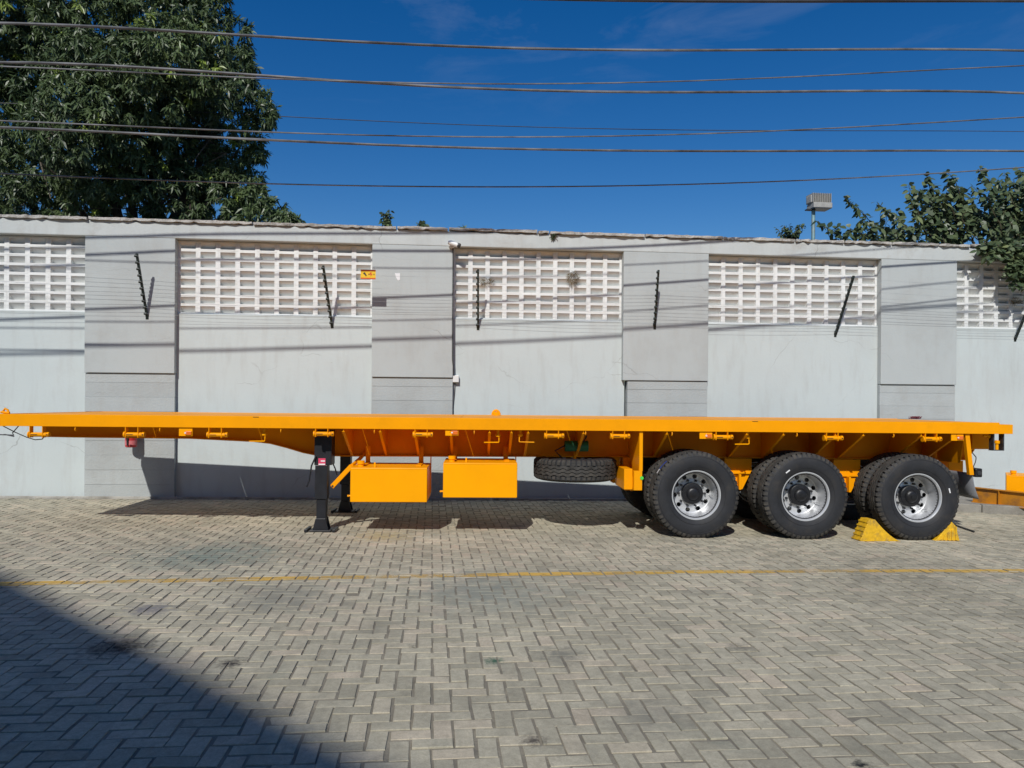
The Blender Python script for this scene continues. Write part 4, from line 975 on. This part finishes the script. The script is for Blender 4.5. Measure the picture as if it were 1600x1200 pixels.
# --- mango tree
tb = at(215, 345, 16.8)
tree = thing('mango_tree', 'huge dark green mango tree rising behind the wall on the left', 'tree', (tb.x, 16.8, zg(tb.x, 16.8)))
blobs = []
def blob(px, py, r, Y): p = at(px, py, Y); blobs.append((np.array(p), r/F*Y))
for a in ((35, 30, 70, 16.2), (140, 15, 70, 15.6), (215, 35, 55, 15.0), (265, 30, 60, 15.4), (310, 20, 45, 15.8), (340, 62, 52, 16.0), (255, 85, 55, 14.8), (300, 95, 60, 15.0), (365, 105, 36, 15.8),
          (345, 135, 58, 15.4), (395, 160, 30, 15.6), (412, 178, 18, 15.5), (385, 205, 28, 15.8), (120, 90, 42, 14.9), (75, 140, 45, 15.2), (130, 165, 60, 14.6), (105, 205, 62, 14.6), (175, 150, 55, 14.7), (200, 105, 45, 14.6),
          (235, 150, 50, 15.0), (265, 205, 36, 15.6), (215, 215, 45, 15.2), (60, 250, 60, 15.6), (145, 265, 40, 15.2), (215, 265, 42, 15.6), (265, 300, 52, 16.0), (310, 275, 45, 16.2), (350, 250, 36, 16.4), (375, 275, 32, 16.2), (400, 240, 16, 16.0), (395, 300, 26, 16.0),
          (345, 310, 46, 16.0), (200, 320, 48, 16.2), (120, 325, 48, 16.0), (50, 320, 60, 16.2), (385, 330, 30, 15.6), (425, 332, 22, 15.2), (448, 343, 16, 15.0), (466, 348, 8, 15.0), (410, 348, 30, 15.4),
          (330, 210, 40, 16.8), (300, 165, 50, 16.6), (20, 190, 60, 17.2), (15, 90, 70, 17.6), (80, 60, 60, 17.4), (170, 70, 60, 17.2), (280, 250, 60, 17.6), (150, 230, 80, 17.8), (60, 300, 80, 18.0), (240, 320, 80, 18.2), (340, 290, 60, 18.0),
          (100, 130, 90, 18.4), (220, 170, 90, 18.6), (300, 100, 80, 18.4),
          (-60, 40, 100, 16.5), (-70, 160, 100, 16.5), (-70, 280, 100, 16.5), (-190, 120, 110, 17), (-190, 270, 110, 17), (60, -70, 90, 16.2), (180, -70, 80, 15.8), (275, -45, 55, 15.8), (325, -30, 40, 15.8), (-80, -80, 110, 17), (120, -180, 100, 16.6), (250, -130, 80, 16.6)):
    blob(*a)
P = []; D = []; Tn = []
for c, r in blobs:
    n = int(70*r*r/.36)+14
    d = rand_dir(n); rad = r*RNG.uniform(.74, 1.1, n)
    p = c+d*rad[:, None]*np.array([1, .85, .9])
    P.append(p); D.append(d); Tn.append(np.full(n, RNG.uniform(.15, .7))+(RNG.random(n) < .035)*.5)
P = np.concatenate(P); D = np.concatenate(D); Tn = np.concatenate(Tn)
k = 19; n = len(P)
pp = np.repeat(P, k, 0)+RNG.normal(0, .025, (n*k, 3)); fc = np.repeat(D, k, 0)*.7+np.array([-.24, -.72, .64])*.75; dd = np.repeat(D, k, 0)*.35+rand_dir(n*k)*.9; dd[:, 2] -= .38; dd /= np.linalg.norm(dd, axis=1, keepdims=True)
LL = RNG.uniform(.085, .165, n*k); WW = LL*RNG.uniform(.22, .30, n*k)
tone = np.clip(np.repeat(Tn, k)+RNG.normal(0, .10, n*k), 0, 1)
V, Q, T = leaves(pp, dd, LL, WW, RNG.uniform(.1, .5, n*k), tone, 2, fc)
org = np.array(tree.location); me = np_mesh('crown', V-org, Q, T); me.materials.append(M['mango_leaf']); link('crown', me, tree)
tr = MB(); base = Vector((0, 0, 0)); top = Vector((.1, 0, 4.2))
tr.tube([base, Vector((.05, 0, 1.5)), Vector((.0, 0, 3.)), top], .34, 12, .7)
lim = MB()
for (px, py, Y) in ((330, 200, 16.4), (60, 160, 16.4), (200, 60, 16), (340, 110, 16), (110, 250, 15.8), (270, 300, 16.2), (140, 120, 15.6), (250, 180, 15.8), (375, 230, 16.2), (300, 310, 16), (100, 330, 16)):
    e = at(px, py, Y)-Vector(tree.location); s0 = Vector((0, 0, random.uniform(2.6, 4.)))
    mid = s0.lerp(e, .45)+Vector((random.gauss(0, .25), random.gauss(0, .2), .35))
    lim.tube([s0, s0.lerp(mid, .5)+Vector((0, 0, .1)), mid, mid.lerp(e, .5)+Vector((random.gauss(0, .12), 0, random.gauss(.05, .1))), e], .13, 8, .16)
    for q in range(4):
        e2 = mid.lerp(e, random.uniform(.2, .9)); lim.tube([e2, e2+Vector((random.gauss(0, .35), random.gauss(-.2, .2), random.gauss(.05, .3))), e2+Vector((random.gauss(0, .7), random.gauss(-.4, .3), random.gauss(-.1, .4)))], .03, 5, .3)
trunk = tr.build('trunk', 'bark', tree, smooth=60); lim.build('limbs', 'bark', tree, smooth=60)
# hanging thin aerial lines seen against the foliage
for i in range(3):
    a = at(277-i*3.5+random.gauss(0, .5), 178, 15.2); b = at(272-i*2.5, 292, 15.2)
    pass

# --- leafy shrub over the wall on the right
def shrub(name, label, cat, base, branches, leafL, seed_tone, mt='shrub_leaf', group=None, petals=0, dens=26, parts=True):
    root = thing(name, label, cat, base, group=group); o0 = Vector(base); st = MB(); P = []; D = []; Tn = []
    for br in branches:
        pts = [Vector(q) for q in br]; fine = []
        for i in range(len(pts)-1):
            for s in range(6): fine.append(pts[i].lerp(pts[i+1], s/6)+Vector((random.gauss(0, .012), random.gauss(0, .012), random.gauss(0, .012))))
        fine.append(pts[-1]); st.tube([q-o0 for q in fine], .011, 5, .3)
        ln = sum((a-b).length for a, b in zip(fine[:-1], fine[1:])); n = max(3, int(ln*dens)); bt = random.uniform(-.15, .15)
        for k in range(n):
            t = (k+random.random())/n; i = min(int((.15+.85*t)*(len(fine)-1)), len(fine)-2); q = fine[i].lerp(fine[i+1], random.random())
            P.append(q); d = rand_dir(1)[0]; d[2] = d[2]*.6-.1; D.append(d/np.linalg.norm(d)); Tn.append(seed_tone+bt+random.gauss(0, .18))
    P = np.array([tuple(p) for p in P]); D = np.array(D); n = len(P)
    LL = RNG.uniform(.6, 1.25, n)*leafL; WW = LL*RNG.uniform(.6, .85, n)
    V, Q, T = leaves(P+D*.02, D, LL, WW, RNG.uniform(.1, .6, n), np.clip(Tn, 0, 1), 3, np.tile(np.array([-.2, -.65, .75]), (n, 1)))
    me = np_mesh('foliage', V-np.array(base), Q, T); me.materials.append(M[mt]); link('foliage', me, root)
    st.build('stems', 'twig', root)
    if petals:
        idx = RNG.choice(n, petals, replace=False)
        V, Q, T = leaves(P[idx], rand_dir(petals), RNG.uniform(.03, .05, petals), RNG.uniform(.03, .05, petals), np.full(petals, .2), np.zeros(petals), 2)
        me = np_mesh('bracts', V-np.array(base), Q, T); me.materials.append(M['petal']); link('bracts', me, root)
    return root
YS = 13.1
brs = []
def outline(px): return float(np.interp(px, [1330, 1350, 1390, 1420, 1445, 1480, 1500, 1530, 1560, 1600, 1700, 1850], [345, 330, 322, 300, 290, 283, 285, 275, 268, 262, 262, 290]))
for i in range(210):
    px = 1345+(random.random()**.75)*440; yb = random.uniform(355, 400); Yq = YS+random.uniform(-.35, .9)
    top_y = outline(px)+random.uniform(0, 1)**1.4*85
    a = at(px+random.uniform(-10, 70), yb, Yq); b = at(px, top_y, Yq+random.gauss(0, .1)); mid = a.lerp(b, .5)+Vector((random.gauss(0, .12), random.gauss(0, .1), random.gauss(.05, .06)))
    brs.append((a, mid, b))
for pts in (((1400, 370), (1365, 350), (1340, 325), (1318, 308)), ((1420, 360), (1390, 335), (1370, 315)), ((1380, 375), (1350, 366), (1327, 358), (1322, 375)), ((1330, 378), (1310, 372), (1295, 360), (1278, 345)), ((1312, 378), (1302, 362), (1312, 352)),
            ((1440, 340), (1423, 305), (1420, 288)), ((1480, 330), (1450, 290), (1449, 272)), ((1510, 320), (1492, 285), (1483, 268)), ((1560, 300), (1535, 270), (1532, 260))):
    brs.append([at(x, y, YS-.05*i) for i, (x, y) in enumerate(pts)])
# hanging over the wall's face at the right edge
for i in range(30):
    px = random.uniform(1532, 1690); a = at(px, 375, YW+.2); b = at(px+random.gauss(0, 10), 385, YW-.15); c = at(px+random.gauss(0, 14), random.uniform(388, 405), YW-.26)
    brs.append([a, b, c])
for i in range(22):
    px = random.uniform(1580, 1640); a = at(px+10, 385, YW-.1); b = at(px, 410, YW-.3); c = at(px+random.gauss(0, 6), random.uniform(425, 458), YW-.28)
    brs.append([a, b, c])
sb = at(1560, 380, YS+.4)
shrub('flowering_shrub', 'big leafy green shrub spilling over the wall at the right', 'shrub', (sb.x, YS+.4, zg(sb.x, YS)), brs, .125, .45, petals=70, dens=36)
st = MB()
for i in range(7): 
    a = Vector((random.gauss(0, .3), random.gauss(0, .2), 0)); st.tube([a, a+Vector((random.gauss(0, .2), 0, 2.)), a+Vector((random.gauss(0, .8), -.1, 4.3))], .035, 7, .5)
st.build('main_stem', 'bark', bpy.data.objects['flowering_shrub'], smooth=60)
def tuft(name, label, px, py, h_px, w_px, n, Y=YW+.15, cat='plant', leaf=.07, tone=.5, mt='shrub_leaf', dens=34):
    b = at(px, py, Y); sc = Y/F; br = []
    for i in range(n):
        e = b+Vector((random.gauss(0, w_px*.35*sc), random.gauss(0, w_px*.2*sc), h_px*sc*random.uniform(.55, 1)))
        br.append([b, b.lerp(e, .5)+Vector((random.gauss(0, .02), 0, 0)), e])
    shrub(name, label, cat, b, br, leaf, tone, mt, dens=dens)
tuft('wall_weed', 'tallest of the little weeds growing on top of the wall', 604, 357, 32, 16, 9, leaf=.07, tone=.4)
tuft('wall_weed', 'low weed on the wall top between the tallest weed and the camera', 658, 359, 12, 14, 8, leaf=.07, tone=.55)
tuft('wall_weed', 'tiny weed on the wall top right above the security camera', 723, 361, 7, 12, 4, leaf=.05, tone=.55)
tuft('wall_weed', 'dark moss tuft in the coping gap above the third screen', 865, 372, 7, 6, 5, YW-.02, leaf=.03, tone=.2)
tuft('fern_bush', 'dark green bushy plant top just left of the floodlight pole', 1237, 380, 30, 34, 16, 13.9, leaf=.06, tone=.25, dens=60)

# ================================================================== BUILDING behind the camera that shades the near corner
ZB = 13.
def shade_edge(px, py):
    p = gnd(px, py); t = (ZB-p.z)/(-SUN.z); return p-SUN*t
e0, e1 = shade_edge(0, 912), shade_edge(533, 1200); e0.z = e1.z = ZB; e0.y += .2; e1.y += .2
dv = (e1-e0).normalized(); nv = Vector((dv.y, -dv.x, 0))
if nv.dot(Vector((-1, -1, 0))) < 0: nv = -nv
A = e0-dv*7.; LB = (e1-e0).length+27.  # unseen far end lengthened to block more sky light
bl = thing('yard_building', 'tall pale building behind the viewer whose shade covers the near left pavers', 'building', (A.x, A.y, 0), (0, 0, math.atan2(dv.y, dv.x)))
sgn = 1 if Vector((-dv.y, dv.x, 0)).dot(nv) > 0 else -1
y0_, y1_ = (.5*sgn, 9*sgn)
ya_, yb2 = min(y0_, y1_), max(y0_, y1_)
MB().box(.4, LB-.4, ya_, yb2, -.6, ZB-.45).build('wall', 'building', bl)
MB().box(0, LB, min(0, 9.5*sgn), max(0, 9.5*sgn), ZB-.44, ZB).build('roof', 'roof', bl)
yo = .5*sgn
for st_ in range(4):
    for i in range(7):
        x = 2.+i*(LB-4.)/6.5; z = 1.1+st_*3.1
        wn = MB().box(x-.75, x+.75, yo-.03*sgn if sgn > 0 else yo, yo if sgn > 0 else yo+.03, z, z+1.4); wo_ = wn.build('window', 'glass', bl)
        yy = yo-.06*sgn
        MB().box(x-.8, x+.8, min(yo, yy), max(yo, yy), z-.1, z-.003).build('sill', 'building', wo_)
print('objects', len(bpy.data.objects))
